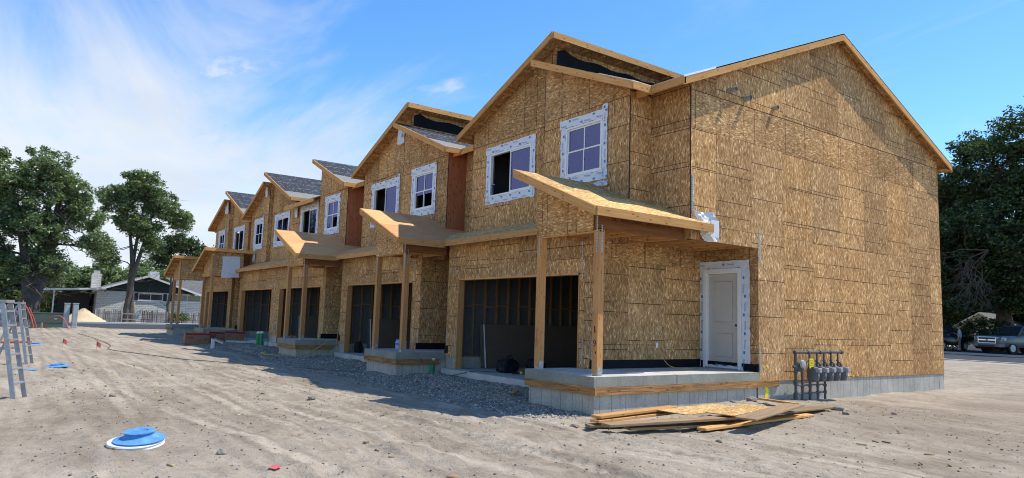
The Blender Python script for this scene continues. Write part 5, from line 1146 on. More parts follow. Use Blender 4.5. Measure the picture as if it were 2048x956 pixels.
# ---------------------------------------------------------------- across the street
def white_house():
    x0 = -80.; T = thing('white_house', (x0, 0, -.05), 'low white painted brick house with a dark gable, behind the picket fence', 'house')
    y0, y1, xb = -5.5, 8.5, -94.; ez = 3.25; ry, rz = -.6, 5.05; ov = .5
    P = lambda a, z, d: (x0 + d, a, z)
    wins = [(-1.4, 1.1, 2.35, 3.1), (2.2, 5.2, 2.35, 3.15)]
    mb = MB(); gridslab(mb, P, (y0, y1), (-.3, ez), wins, -.3, 0); mb.build('front_wall', 'whitebrick', T)
    MB().box(xb, x0 - .3, y0 - .0, y0 + .3, -.3, ez).build('side_wall', 'whitebrick', T); MB().box(xb, x0 - .3, y1 - .3, y1, -.3, ez).build('side_wall', 'whitebrick', T); MB().box(xb, xb + .3, y0 + .3, y1 - .3, -.3, ez).build('rear_wall', 'whitebrick', T)
    # gable of dark siding over the left part, hip roof over the right part
    yr1 = 4.6
    MB().hexa([(x0 - .02, y0, ez), (x0 - .02, yr1, ez), (x0 - .25, yr1, ez), (x0 - .25, y0, ez)], [(x0 - .02, ry - .02, rz - .15), (x0 - .02, ry + .02, rz - .15), (x0 - .25, ry + .02, rz - .15), (x0 - .25, ry - .02, rz - .15)]).build('gable_siding', 'darkpaint', T)
    def slope(pts, name='roof', mat='shingle', t=.18): 
        mb = MB(); top = [V3(p) for p in pts]; bot = [p - [0, 0, t] for p in top]; mb.hexa(bot, top, 0); return mb.build(name, mat, T)
    xe = x0 + .55
    r1 = slope([(xe, y0 - ov, ez + .0), (xe, ry, rz + .12), (xb, ry, rz + .12), (xb, y0 - ov, ez)]); slope([(xe, ry, rz + .12), (xe, yr1 + ov, ez), (xb, yr1 + ov, ez), (xb, ry, rz + .12)])
    slope([(x0 + .45, yr1 - .6, ez + .02), (x0 + .45, y1 + .5, ez + .02), (x0 - 6, y1 - 2, 5.25), (x0 - 6, yr1 - 2.4, 5.25)])
    for a, b in (((xe + .02, y0 - ov, ez), (xe + .02, ry, rz + .12)), ((xe + .02, ry, rz + .12), (xe + .02, yr1 + ov, ez))): MB().fascia(a, b, .22, .05, -1).build('white_fascia', 'whitetrim', r1)
    MB().box(x0 + .45, x0 + .5, yr1 - .2, y1 + .5, ez - .2, ez + .03).build('white_fascia', 'whitetrim', r1)
    for k, (a0, a1, z0, z1) in enumerate(wins):
        mb = MB(); gridslab(mb, P, (a0, a1), (z0, z1), [(a0 + .06, (a0 + a1) / 2 - .03, z0 + .06, z1 - .06), ((a0 + a1) / 2 + .03, a1 - .06, z0 + .06, z1 - .06)], -.12, -.02); w = mb.build('window', 'whitetrim', T)
        MB().box(x0 - .1, x0 - .08, a0 + .06, a1 - .06, z0 + .06, z1 - .06).build('pane', 'pane_far', w)
        for s in (a0 - .42, a1 + .04): MB().box(x0 + .0, x0 + .05, s, s + .38, z0 - .03, z1 + .03).build('shutter', 'darkpaint', w)
        MB().box(x0, x0 + .1, a0 - .1, a1 + .1, z0 - .12, z0 - .01).build('sill', 'whitetrim', w)
    ch = MB().box(x0 - 3.2, x0 - 2.2, -5.9, -5.0, 2.9, 5.15).build('chimney', 'whitebrick', T); MB().box(x0 - 3.05, x0 - 2.35, -5.75, -5.15, 5.15, 5.5).build('chimney_pot', 'kerb', ch)
    MB().box(x0 - 7, x0 - 5.6, .4, 1.5, 4.9, 5.9).build('roof_vent_box', 'whitetrim', T)
white_house()
def carport():
    T = thing('carport', (-79, -8.2, 0), 'flat white-edged carport roof on thin posts left of the white house', 'carport')
    MB().hexa([(-86, -10.4, 3.0), (-76.8, -10.4, 3.0), (-76.8, -5.0, 3.32), (-86, -5.0, 3.32)], [(-86, -10.4, 3.18), (-76.8, -10.4, 3.18), (-76.8, -5.0, 3.5), (-86, -5.0, 3.5)]).build('flat_roof', 'whitetrim', T)
    for y, x in ((-9.6, -77.2), (-9.6, -85)): MB().tube([(x, y, -.1), (x, y, 3.05)], .07, 8).build('post', 'whitetrim', T)
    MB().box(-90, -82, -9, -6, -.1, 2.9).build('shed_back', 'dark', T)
carport()
def deck_rail():
    T = thing('porch_railing', (-78.5, -8, 0), 'dark wooden railing under the carport roof', 'railing')
    MB().board((-78.6, -9.6, 1.45), (-78.6, -5.9, 1.45), .09, .07).build('top_rail', 'darkpaint', T); MB().board((-78.6, -9.6, .7), (-78.6, -5.9, .7), .09, .07).build('bottom_rail', 'darkpaint', T)
    s = MB().board((-78.6, -9.5, .7), (-78.6, -9.5, 1.45), .05, .05, (0, 1, 0)).build('baluster', 'darkpaint', T)
    for k in range(1, 19): inst(s, 0, .2 * k, 0, T)
    MB().box(-79.6, -78.9, -9.5, -6.2, 0, .62).build('deck_skirt', 'old', T)
deck_rail()
def fence():
    T = thing('picket_fence', (-71, -1, 0), 'weathered grey picket fence in front of the white house', 'fence'); mb = MB(); rr = random.Random(2); y = -6.2
    while y < 16:
        if not (-3.9 < y < -2.3): 
            h = 1.15 + rr.uniform(-.12, .12); mb.board((-71 + rr.uniform(-.02, .02), y, -.1), (-71 + rr.uniform(-.04, .04), y + rr.uniform(-.03, .03), h), .12, .02, (0, 1, 0))
        y += .155
    tag(mb.build('pickets', 'greywood', T, weld=False), kind='stuff')
    for z in (.3, .85): MB().board((-71.06, -6.2, z), (-71.06, 16, z), .09, .04).build('rail', 'greywood', T)
    for k in range(9): MB().board((-71.1, -6.2 + 2.7 * k, -.1), (-71.1, -6.2 + 2.7 * k, 1.3), .1, .1, (0, 1, 0)).build('post', 'greywood', T)
fence()
def pile(x, y, rx, ry, h, label):
    n, m = 14, 40; v = [(x, y, h)]; rr = random.Random(int(x * 3 + y)); f = []
    for i in range(1, n + 1):
        for j in range(m):
            a = 2*PI*j/m; s = i / n; k = 1 + .12 * math.sin(3*a + x) + .05 * rr.uniform(-1, 1); v.append((x + rx*s*k*math.cos(a), y + ry*s*k*math.sin(a), h * (1 - s)**1.15 * (1 + .06 * rr.uniform(-1, 1)) - .06 * s))
    mb = MB()
    for j in range(m): mb.face([v[0], v[1 + j], v[1 + (j+1) % m]])
    for i in range(n - 1):
        for j in range(m): a = 1 + i*m; mb.face([v[a + j], v[a + m + j], v[a + m + (j+1) % m], v[a + (j+1) % m]])
    tag(mb.build('sand_pile', 'sand', loc=(x, y, 0), smooth=True), label, 'sand pile', 'sand piles across the street')
pile(-67.9, -7.6, 1.7, 2.3, 1.3, 'taller sand pile behind the two grey pedestals'); pile(-68.2, -9.6, 1.2, 1.6, .7, 'low sand pile beside the taller one'); pile(-68.0, -13.2, 1.6, 1.9, 1.2, 'sand pile behind the stepladders by the big tree')

# ---------------------------------------------------------------- trees
def leaves(clumps, n_per, spread, size, rng):
    C = np.repeat(np.array([c[:3] for c in clumps]), n_per, 0); S = np.repeat(np.array([c[3] for c in clumps]), n_per)
    d = rng.normal(size=(len(C), 3)); d /= np.linalg.norm(d, axis=1)[:, None] + 1e-9; rad = rng.random(len(C))**.55
    P = C + d * (rad * S * spread)[:, None] * np.array([1, 1, .72])
    ax = rng.normal(size=(len(C), 3)); ax[:, 2] *= .6; ax /= np.linalg.norm(ax, axis=1)[:, None]; b = rng.normal(size=(len(C), 3)); b -= ax * (b * ax).sum(1)[:, None]; b /= np.linalg.norm(b, axis=1)[:, None]
    s = size * (.6 + .8 * rng.random(len(C)))[:, None]; w = .42
    V = np.stack([P - ax*s, P + b*s*w, P + ax*s, P - b*s*w], 1).reshape(-1, 3); return V, np.arange(len(V)).reshape(-1, 4)
def tree(name, x, y, trunk_r, lobes, label, mat='leaf', n_clump=90, n_leaf=70, size=.17, clump_r=.85, trunks=((0, 0),), h0=2.5, seed=1, bare=0, cat='tree', group=None, dens=1.6, fork=.25):
    n_leaf = int(n_leaf * dens); n_clump = int(n_clump * 1.25); trunk_r *= .8; clump_r *= .88
    rng = np.random.default_rng(seed); z = G(x, y); T = thing(name, (x, y, z), label, cat, group); mb = MB(); nodes = []
    top = np.array([x + np.mean([l[0] for l in lobes]), y + np.mean([l[1] for l in lobes]), np.mean([l[2] for l in lobes])])
    zmax = max(l[2] + l[5] for l in lobes)
    for ti, (dx, dy) in enumerate(trunks):
        p = np.array([x + dx * .25, y + dy * .25, z - .3]); tgt = np.array([x + dx, y + dy, zmax * .88]); path = [p]; r = [trunk_r * 1.35]
        n = 12
        for k in range(1, n + 1):
            s = k / n; off = np.array([dx, dy, 0]) * max(0, (s - fork) / (1 - fork)); q = np.array([x, y, p[2] + (tgt[2] - p[2]) * s]) + off + (p - [x, y, p[2]]) * max(0, 1 - s / max(fork, .01)) + np.array([math.sin(s * 5 + ti * 2 + seed) * .35, math.cos(s * 4 + ti + seed) * .35, 0]) * s; path.append(q); r.append(trunk_r * (1 - .86 * s) * (1.15 if k == 1 else 1)); 
            if q[2] > h0: nodes.append((q, r[-1]))
        mb.tube(path, r, 10)
    clumps = []; NP = np.array([n_[0] for n_ in nodes])
    tot = sum(l[3] * l[4] * l[5] for l in lobes)**1.0; 
    wts = np.array([(l[3] * l[4] * l[5])**.67 for l in lobes]); wts /= wts.sum()
    for l, wt in zip(lobes, wts):
        c = np.array([x + l[0], y + l[1], l[2]]); k = max(4, int(n_clump * wt))
        limb_src = NP[np.argmin(((NP - (c - [0, 0, l[5] * .9]))**2).sum(1))]; mid = (limb_src + c) / 2 + rng.normal(size=3) * .4; lr = trunk_r * .2
        mb.tube([limb_src, limb_src * .6 + mid * .4 + [0, 0, .2], mid, c], [lr, lr * .85, lr * .65, lr * .3], 7); sub = [limb_src * .5 + mid * .5, mid, (mid + c) / 2, c]
        for _ in range(k):
            d = rng.normal(size=3); d /= np.linalg.norm(d); rr = rng.random()**.45; q = c + d * rr * np.array([l[3], l[4], l[5]]); clumps.append((*q, clump_r * (.6 + .7 * rng.random())))
            s = sub[int(rng.integers(1, 4))]; m_ = (s + q) / 2 + rng.normal(size=3) * .25; br = trunk_r * .075; mb.tube([s, m_, q], [br, br * .65, br * .25], 4, cap=False)
    for k in range(bare):
        q0 = NP[int(rng.integers(0, max(2, len(NP) // 2)))]; d = rng.normal(size=3); d[2] = -abs(d[2]) * .4; d /= np.linalg.norm(d); e = q0 + d * (2 + 2.5 * rng.random()); m_ = (q0 + e) / 2 + rng.normal(size=3) * .3; mb.tube([q0, m_, e], [.05, .035, .012], 5, cap=False)
        for j in range(4): s_ = m_ * rng.random() + e * 1.0; s_ = m_ + (e - m_) * rng.random(); mb.tube([s_, s_ + rng.normal(size=3) * .7], [.02, .006], 4, cap=False)
    mb.build('trunk', 'bark', T, smooth=True, weld=False, recalc=False)
    V, F_ = leaves(clumps, n_leaf, 1.0, size, rng); fastmesh('crown', V, F_, mat, T); return T
# lobes: offsets dx, dy, height z, radii
tree('big_tree', -64.6, -11.9, .75, [(0, -3.4, 12.0, 3, 2.6, 2.6), (0, -.2, 13.0, 3, 2.6, 2.3), (.5, 1.8, 11.0, 2.6, 1.9, 2.2), (0, 3.3, 9.6, 2, 1.6, 1.5), (0, -1.5, 9.2, 3, 2.6, 2.2), (0, .6, 7.6, 2.5, 2.0, 1.8), (0, -3.6, 6.4, 2.5, 2.3, 1.9), (0, .9, 5.0, 2, 1.5, 1.5), (.4, 4.3, 7.3, 1.6, 1.4, 1.1), (.4, -6.3, 9.5, 2.4, 2.3, 3.5), (0, -1.4, 4.6, 2, 1.6, 1.2)], 'biggest leafy tree with several trunks at the left edge', 'leaf', 430, 66, .15, .8, ((0, .5), (-.3, -2.4), (.2, 2.0)), 2.0, 4, 40, group='trees across the street', fork=.1)
tree('slender_tree', -72.5, -3.3, .42, [(0, .2, 14.3, 2.4, 2.2, 1.6), (0, -2.0, 12.6, 2, 1.8, 1.5), (0, 2.2, 12.4, 2, 1.9, 1.6), (0, 4.4, 11.0, 1.5, 1.3, 1.1), (0, .6, 10.2, 2, 1.7, 1.6), (0, -2.4, 6.6, 1.5, 1.5, 1.0), (0, 1.6, 8.2, 1.5, 1.2, 1.3), (0, -1.0, 10.6, 1.5, 1.3, 1.2)], 'tall slender tree with a forked trunk in front of the white house', 'leaf', 250, 62, .15, .75, ((0, .3), (.2, 1.6), (0, -1.2)), 3.0, 9, 14, group='trees across the street', fork=.33)
tree('small_tree', -76.5, 1.0, .2, [(0, .8, 8.6, 1.8, 1.8, 1.4), (0, 2.8, 8.0, 1.6, 1.6, 1.3), (0, -.8, 7.0, 1.5, 1.4, 1.2), (0, 3.4, 6.2, 1.4, 1.4, 1.0), (0, 1.2, 5.9, 1.4, 1.4, .9)], 'thin shaded tree close to the windows of the white house', 'leaf_shaded', 110, 56, .15, .7, ((0, .4), (0, 1.6)), 2.5, 12, 10, group='trees across the street')
far = [(-112, 14.5, 12.5, 'distant tree showing above the porch roofs at the left end', 'leaf'), (-118, 5.5, 9.5, 'distant tree behind the white house roof', 'leaf'), (-108, -1.5, 8.2, 'distant tree behind the chimney of the white house', 'leaf'), (-104, -8.0, 8.0, 'distant tree behind the carport', 'leaf'), (-112, -15, 9.0, 'distant dark tree behind the big tree', 'leaf_shaded'), (-108, -22, 9.0, 'distant tree at the far left edge', 'leaf_shaded'), (-120, 22, 11, 'distant tree mostly hidden by the townhouses', 'leaf'), (-99, -4.6, 7.2, 'low leafy tree between the chimney and the carport roof', 'leaf'), (-101, 3.0, 7.6, 'low leafy tree just behind the ridge of the white house', 'leaf'), (-97, -12.4, 7.5, 'low leafy tree filling the gap under the big tree', 'leaf')]
for k, (x, y, h, l, m_) in enumerate(far):
    tree('distant_tree', x, y, .4, [(0, 0, h * .72, 3.4, 3.4, h * .27), (0, 2.5, h * .55, 2.5, 2.5, h * .25), (0, -2.6, h * .5, 2.5, 2.6, h * .27), (0, .3, h * .3, 3.0, 3.2, h * .22)], l, m_, 100, 60, .24, 1.2, ((0, 0),), 1.5, 30 + k, group='trees beyond the white house')
tree('yellow_shrub', -83, -9.9, .12, [(0, 0, 1.9, 1.1, 1.0, 1.2), (0, .4, 1.2, 1.2, 1.0, .8)], 'yellow-green shrub behind the trunks of the big tree', 'leaf_yel', 40, 60, .12, .5, ((0, 0),), .6, 50, cat='shrub')
for k, (x, y, l) in enumerate(((-70.4, 1.2, 'weedy bush growing along the picket fence'), (-70.3, 9.3, 'weedy bush by the fence beside the farthest porch'))):
    tree('weed_bush', x, y, .06, [(0, 0, .6, .5, .9, .5)], l, 'leaf', 16, 50, .08, .35, ((0, 0),), .2, 60 + k, cat='bush', group='bushes along the picket fence')
# right side, across the rear street
R1 = [(0, 0, 14.2, 3.7, 3.5, 3.1), (-3.3, 0, 12.0, 3.2, 3.2, 3.0), (2.8, 0, 16.1, 3.3, 3.2, 3.0), (-4.9, .5, 8.9, 2.8, 2.8, 2.6), (-1.4, -.5, 9.2, 3.4, 3.0, 2.8), (2.4, -.6, 10.7, 3.2, 3.0, 3.0), (5.5, 0, 12.9, 3.3, 3.3, 3.7), (-4.0, -.6, 6.1, 2.8, 2.8, 2.0), (.9, -.5, 6.7, 3.1, 2.8, 2.0), (5.0, -.4, 8.3, 3, 3, 2.5), (1.0, -3.4, 8.6, 3, 2.6, 2.2), (-3.2, -3.4, 8.2, 3, 2.6, 2.0), (4.6, -3.4, 9.4, 3, 2.6, 2.2), (-2.6, -1.2, 4.4, 2.4, 2.0, 1.5), (.6, -1.4, 4.7, 2.4, 2.0, 1.4), (3.6, -1.0, 5.2, 2.6, 2.2, 1.6)]
DK = dict(group='dark trees across the rear street', dens=2.6)
tree('dark_tree', -11.5, 46.2, .5, R1, 'tall dark tree rising highest at the right edge of the picture', 'leaf_shaded', 620, 66, .14, 1.0, ((0, 0), (2.2, .5), (-2.4, 0)), 3.0, 70, 12, **DK)
tree('dark_tree', -17.3, 48.5, .45, [(0, 0, 12.4, 3.0, 2.8, 2.6), (-2.8, 0, 10.2, 3.0, 2.8, 2.6), (2.0, 0, 9.7, 3.0, 2.8, 2.5), (0, -.5, 7.0, 3.4, 2.8, 2.2), (3.2, -.5, 6.2, 2.6, 2.6, 1.9), (-3, -.5, 6.4, 2.8, 2.6, 2.2), (0, -3.0, 7.6, 3, 2.6, 1.8)], 'dark tree just right of the sunlit gable end wall', 'leaf_shaded', 400, 64, .14, 1.0, ((0, 0), (1.5, 0)), 2.5, 71, 8, **DK)
tree('dark_tree', -3.4, 49, .5, [(0, 0, 14.6, 3.8, 3.4, 3.8), (-2.4, 0, 10.2, 3.2, 3, 3), (3, 0, 10.2, 3.2, 3, 3), (-1, 0, 6.1, 3.4, 3, 2.2), (-1, -3, 9.5, 3, 2.6, 2.2)], 'dark tree cut by the right edge behind the pickup', 'leaf_shaded', 300, 62, .15, 1.0, ((0, 0),), 3, 72, **DK)
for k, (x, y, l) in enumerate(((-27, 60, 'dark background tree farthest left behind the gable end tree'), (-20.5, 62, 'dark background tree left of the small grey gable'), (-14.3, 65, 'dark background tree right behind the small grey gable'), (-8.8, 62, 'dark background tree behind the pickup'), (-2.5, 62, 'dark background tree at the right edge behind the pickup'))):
    tree('background_tree', x, y, .4, [(0, 0, 8.6, 4.2, 2.6, 3.2), (-2.4, 0, 5.0, 3.2, 2.4, 2.4), (2.4, 0, 5.0, 3.2, 2.4, 2.4), (-1.8, -.5, 2.2, 3.0, 2.0, 1.6), (1.8, -.5, 2.2, 3.0, 2.0, 1.6)], l, 'leaf_shaded', 210, 62, .2, 1.2, ((0, 0),), 1.0, 80 + k, group='trees behind the parked cars', dens=2.2)
tree('hedge_bush', -12.6, 45.4, .12, [(0, 0, 1.7, 1.6, 1.0, 1.2), (1.6, .2, 1.4, 1.2, .9, 1.0), (-1.8, .2, 1.6, 1.3, .9, 1.1)], 'dark bush between the parked car and the pickup', 'leaf_shaded', 60, 60, .11, .55, ((0, 0),), .6, 90, cat='bush')
def dead_branch():
    T = thing('dead_branch', (-13.4, 43.4, 7.6), 'pale bare dead branch hanging among the dark trees', 'branch'); rng = np.random.default_rng(5); mb = MB()
    def grow(p, d, L, r, n):
        e = p + d * L + np.array([0, 0, -.1 * L]); m_ = (p + e) / 2 + rng.normal(size=3) * .1 * L; mb.tube([p, m_, e], [r, r * .8, r * .55], 5, cap=False)
        if n:
            for k in range(3 if n > 1 else 4):
                s = p + (e - p) * (.4 + .6 * rng.random()); dd = d + rng.normal(size=3) * .55; dd /= np.linalg.norm(dd); grow(s, dd, L * (.55 + .2 * rng.random()), r * .6, n - 1)
    for d in ((-.8, -.2, -.35), (-.45, -.3, -.75), (-.65, -.1, .05), (-.2, -.2, -.6)): grow(np.array([-11.2, 43.0, 7.6]), np.array(d) / np.linalg.norm(d), 2.3, .06, 4)
    mb.build('twigs', 'bark2', T, weld=False, recalc=False)
dead_branch()
def small_garage():
    T = thing('small_shed', (-16.6, 56, .2), 'small grey shed gable half hidden behind the pickup', 'shed')
    MB().hexa([(-18.9, 56, 0), (-14.6, 56, 0), (-14.6, 60, 0), (-18.9, 60, 0)], [(-18.9, 56, 2.2), (-14.6, 56, 2.2), (-14.6, 60, 2.2), (-18.9, 60, 2.2)]).build('wall', 'whitetrim', T)
    mb = MB(); mb.hexa([(-18.9, 56, 2.2), (-14.6, 56, 2.2), (-14.6, 56.2, 2.2), (-18.9, 56.2, 2.2)], [(-16.77, 56, 3.4), (-16.73, 56, 3.4), (-16.73, 56.2, 3.4), (-16.77, 56.2, 3.4)]); mb.build('gable', 'kerb', T)
    for a, b in (((-19.3, 2.0), (-16.75, 3.5)), ((-16.75, 3.5), (-14.2, 2.0))):
        mb = MB(); mb.hexa([(a[0], 55.6, a[1] - .1), (b[0], 55.6, b[1] - .1), (b[0], 60.3, b[1] - .1), (a[0], 60.3, a[1] - .1)], [(a[0], 55.6, a[1]), (b[0], 55.6, b[1]), (b[0], 60.3, b[1]), (a[0], 60.3, a[1])]); mb.build('roof', 'shingle', T)
        MB().fascia((a[0], 55.57, a[1]), (b[0], 55.57, b[1]), .16, .04, -1).build('trim', 'whitetrim', T)
    MB().box(-18.95, -14.55, 55.9, 55.97, 2.05, 2.2).build('trim_board', 'whitetrim', T)
small_garage()

# ---------------------------------------------------------------- vehicles
def loft(secs, n_mats, mb):
    for a, b in zip(secs[:-1], secs[1:]):
        m = len(a)
        for i in range(m): mb.face([a[i], a[(i+1) % m], b[(i+1) % m], b[i]])
    mb.face(secs[0][::-1]); mb.face(secs[-1])
def vehicle(name, loc, heading, label, cat, spec):
    """local frame: x forward, y left, z up"""
    T = thing(name, loc, label, cat); h = math.atan2(heading[1], heading[0]); c, s = math.cos(h), math.sin(h)
    q = lambda x, y, z: (loc[0] + x*c - y*s, loc[1] + x*s + y*c, loc[2] + z)
    def section(x, w, z0, z1, tumble=0.0): return [q(x, -w * .96, z0), q(x, w * .96, z0), q(x, w, z0 + (z1 - z0) * .35), q(x, w * .985, z0 + (z1 - z0) * .8), q(x, w * (.93 - tumble), z1), q(x, -w * (.93 - tumble), z1), q(x, -w * .985, z0 + (z1 - z0) * .8), q(x, -w, z0 + (z1 - z0) * .35)]
    spec(T, q, section); return T
def wheel(T, q, x, y, r, w=.24):
    s = 1 if y > 0 else -1; mb = MB(); n = 24
    ring = lambda rr, yy: [q(x + rr * math.cos(2*PI*i/n), yy, r + rr * math.sin(2*PI*i/n)) for i in range(n)]
    loft([ring(r * .62, y), ring(r * .93, y), ring(r, y - s * .03), ring(r, y - s * (w - .03)), ring(r * .9, y - s * w)], 1, mb); wl = mb.build('wheel', 'tyre', T, smooth=True)
    mb = MB(); loft([ring(r * .60, y + s * .004), ring(r * .5, y - s * .03), ring(r * .2, y - s * .02), ring(r * .12, y + s * .01)], 1, mb); mb.build('rim', 'galv', wl, smooth=True)
def pickup(T, q, sec):
    mb = MB(); loft([sec(2.85, .88, .55, .98), sec(2.72, .97, .48, 1.16), sec(1.5, .98, .45, 1.22), sec(.95, .98, .45, 1.24), sec(-2.7, .98, .45, 1.24), sec(-2.85, .95, .5, 1.22)], 1, mb); b = mb.build('body', 'cargrey', T, smooth=True)
    mb = MB(); loft([[q(1.25, -.86, 1.2), q(1.25, .86, 1.2), q(.45, .70, 1.86), q(.45, -.70, 1.86)], [q(.4, -.9, 1.2), q(.4, .9, 1.2), q(.2, .73, 1.90), q(.2, -.73, 1.90)], [q(-1.3, -.9, 1.2), q(-1.3, .9, 1.2), q(-1.1, .73, 1.88), q(-1.1, -.73, 1.88)], [q(-1.45, -.88, 1.2), q(-1.45, .88, 1.2), q(-1.3, .7, 1.82), q(-1.3, -.7, 1.82)]], 1, mb); cab = mb.build('cab', 'cargrey', T)
    MB().face([q(1.262, -.78, 1.26), q(1.262, .78, 1.26), q(.56, .66, 1.81), q(.56, -.66, 1.81)]).build('windshield', 'carglass', cab)
    for s in (1, -1): 
        MB().face([q(.95, s * .895, 1.27), q(-.35, s * .915, 1.27), q(-.3, s * .77, 1.80), q(.45, s * .765, 1.78)]).build('side_window', 'carglass', cab); MB().face([q(-.45, s * .915, 1.27), q(-1.2, s * .915, 1.27), q(-1.1, s * .77, 1.78), q(-.42, s * .77, 1.80)]).build('side_window', 'carglass', cab)
        MB().box(0, .001, 0, .001, 0, .001) ; mb = MB(); mb.hexa([q(.95, s * .98, 1.24), q(1.08, s * .98, 1.24), q(1.08, s * 1.2, 1.24), q(.95, s * 1.2, 1.24)], [q(.95, s * .98, 1.46), q(1.08, s * .98, 1.46), q(1.08, s * 1.2, 1.46), q(.95, s * 1.2, 1.46)]); mb.build('side_mirror', 'carblack', T)
        mb = MB(); mb.face([q(2.865, s * .62, .88), q(2.80, s * .93, .86), q(2.74, s * .955, 1.08), q(2.84, s * .62, 1.08)]); mb.face([q(2.80, s * .935, .86), q(2.45, s * .985, .9), q(2.42, s * .985, 1.06), q(2.74, s * .96, 1.08)]); mb.build('headlight', 'headlamp', T)
        MB().face([q(2.93, s * .66, .50), q(2.90, s * .86, .50), q(2.90, s * .86, .60), q(2.93, s * .66, .60)]).build('fog_light', 'headlamp', T)
        for x in (1.85, -1.75): wheel(T, q, x, s * .97, .40)
    mb = MB(); mb.face([q(2.872, -.6, .70), q(2.872, .6, .70), q(2.85, .6, 1.09), q(2.85, -.6, 1.09)]); g = mb.build('grille', 'carblack', T)
    for z0, z1 in ((.68, .73), (.86, .94), (1.06, 1.11)):
        mb = MB(); mb.hexa([q(2.87, -.62, z0), q(2.9, -.62, z0), q(2.9, .62, z0), q(2.87, .62, z0)], [q(2.85, -.62, z1), q(2.885, -.62, z1), q(2.885, .62, z1), q(2.85, .62, z1)]); mb.build('grille_bar', 'chrome', g)
    for y in (-.6, .6): MB().hexa([q(2.87, y - .03, .7), q(2.895, y - .03, .7), q(2.895, y + .03, .7), q(2.87, y + .03, .7)], [q(2.85, y - .03, 1.08), q(2.88, y - .03, 1.08), q(2.88, y + .03, 1.08), q(2.85, y + .03, 1.08)]).build('grille_bar', 'chrome', g)
    MB().hexa([q(2.89, -.09, .86), q(2.91, -.03, .86), q(2.91, .03, .86), q(2.89, .09, .86)], [q(2.88, -.09, .94), q(2.905, -.03, .94), q(2.905, .03, .94), q(2.88, .09, .94)]).build('emblem', 'toolyel', g)
    mb = MB(); loft([[q(2.98, -.9, .46), q(2.98, .9, .46), q(2.96, .9, .68), q(2.96, -.9, .68)], [q(2.6, -1.0, .46), q(2.6, 1.0, .46), q(2.6, 1.0, .68), q(2.6, -1.0, .68)]], 1, mb); bp = mb.build('bumper', 'cargrey', T); MB().face([q(2.985, -.6, .44), q(2.985, .6, .44), q(2.985, .55, .58), q(2.985, -.55, .58)]).build('air_intake', 'carblack', bp)
    MB().hexa([q(2.7, -.8, .3), q(2.85, -.8, .3), q(2.85, .8, .3), q(2.7, .8, .3)], [q(2.7, -.9, .47), q(2.9, -.9, .47), q(2.9, .9, .47), q(2.7, .9, .47)]).build('air_dam', 'carblack', T)
PK = (-9.1, 41.4, .335)
vehicle('pickup_truck', PK, (-.30, -.954), 'dark grey pickup truck facing the camera at the right edge', 'pickup', pickup)
def rack(): 
    T = thing('ladder_rack', (PK[0] + .6, PK[1] + 2, PK[2] + 1.9), 'pale lumber carried level above the pickup cab', 'lumber'); MB().board((-8.6, 41.0, 2.42), (-5.4, 42.0, 2.36), .05, .25).build('carried_board', 'lumber', T); MB().board((-8.0, 41.6, 2.22), (-8.0, 41.6, 2.40), .05, .05, (0, 1, 0)).build('rack_post', 'carblack', T); MB().board((-6.6, 42.6, 1.5), (-6.6, 42.0, 2.36), .05, .05).build('rack_post', 'carblack', T)
rack()
def suv(T, q, sec):
    mb = MB(); loft([sec(-2.3, .86, .45, .95), sec(-2.2, .93, .40, 1.05), sec(1.0, .94, .38, 1.05), sec(2.1, .92, .40, .98), sec(2.3, .84, .45, .85)], 1, mb); mb.build('body', 'carblack', T, smooth=True)
    mb = MB(); loft([[q(-2.15, -.84, 1.0), q(-2.15, .84, 1.0), q(-1.85, .66, 1.68), q(-1.85, -.66, 1.68)], [q(-1.6, -.87, 1.0), q(-1.6, .87, 1.0), q(-1.5, .68, 1.74), q(-1.5, -.68, 1.74)], [q(.3, -.87, 1.0), q(.3, .87, 1.0), q(.1, .68, 1.72), q(.1, -.68, 1.72)], [q(1.1, -.84, 1.0), q(1.1, .84, 1.0), q(.45, .62, 1.62), q(.45, -.62, 1.62)]], 1, mb); c = mb.build('cabin', 'carblack', T)
    MB().face([q(-2.155, -.72, 1.08), q(-2.155, .72, 1.08), q(-1.90, .62, 1.62), q(-1.90, -.62, 1.62)]).build('rear_window', 'carglass', c)
    for s in (1, -1):
        MB().face([q(-1.85, s * .865, 1.08), q(.7, s * .875, 1.08), q(.2, s * .71, 1.62), q(-1.6, s * .71, 1.64)]).build('side_window', 'carglass', c)
        mb = MB(); mb.hexa([q(-2.33, s * .62, .86), q(-2.2, s * .62, .86), q(-2.1, s * .93, .86), q(-2.25, s * .93, .86)], [q(-2.3, s * .66, 1.14), q(-2.15, s * .66, 1.14), q(-2.1, s * .88, 1.14), q(-2.2, s * .88, 1.14)]); mb.build('taillight', 'redlamp', T)
        for x in (1.4, -1.35): wheel(T, q, x, s * .93, .34)
    mb = MB(); mb.hexa([q(-2.42, -.85, .45), q(-2.2, -.9, .45), q(-2.2, .9, .45), q(-2.42, .85, .45)], [q(-2.4, -.85, .68), q(-2.2, -.9, .68), q(-2.2, .9, .68), q(-2.4, .85, .68)]); mb.build('rear_bumper', 'carblack', T); MB().face([q(-2.32, -.26, .76), q(-2.32, .26, .76), q(-2.31, .26, .88), q(-2.31, -.26, .88)]).build('number_plate', 'whitetrim', T)
vehicle('parked_suv', (-14.4, 42.6, .335), (.12, .99), 'black parked car seen from behind, half hidden by the end wall', 'car', suv)

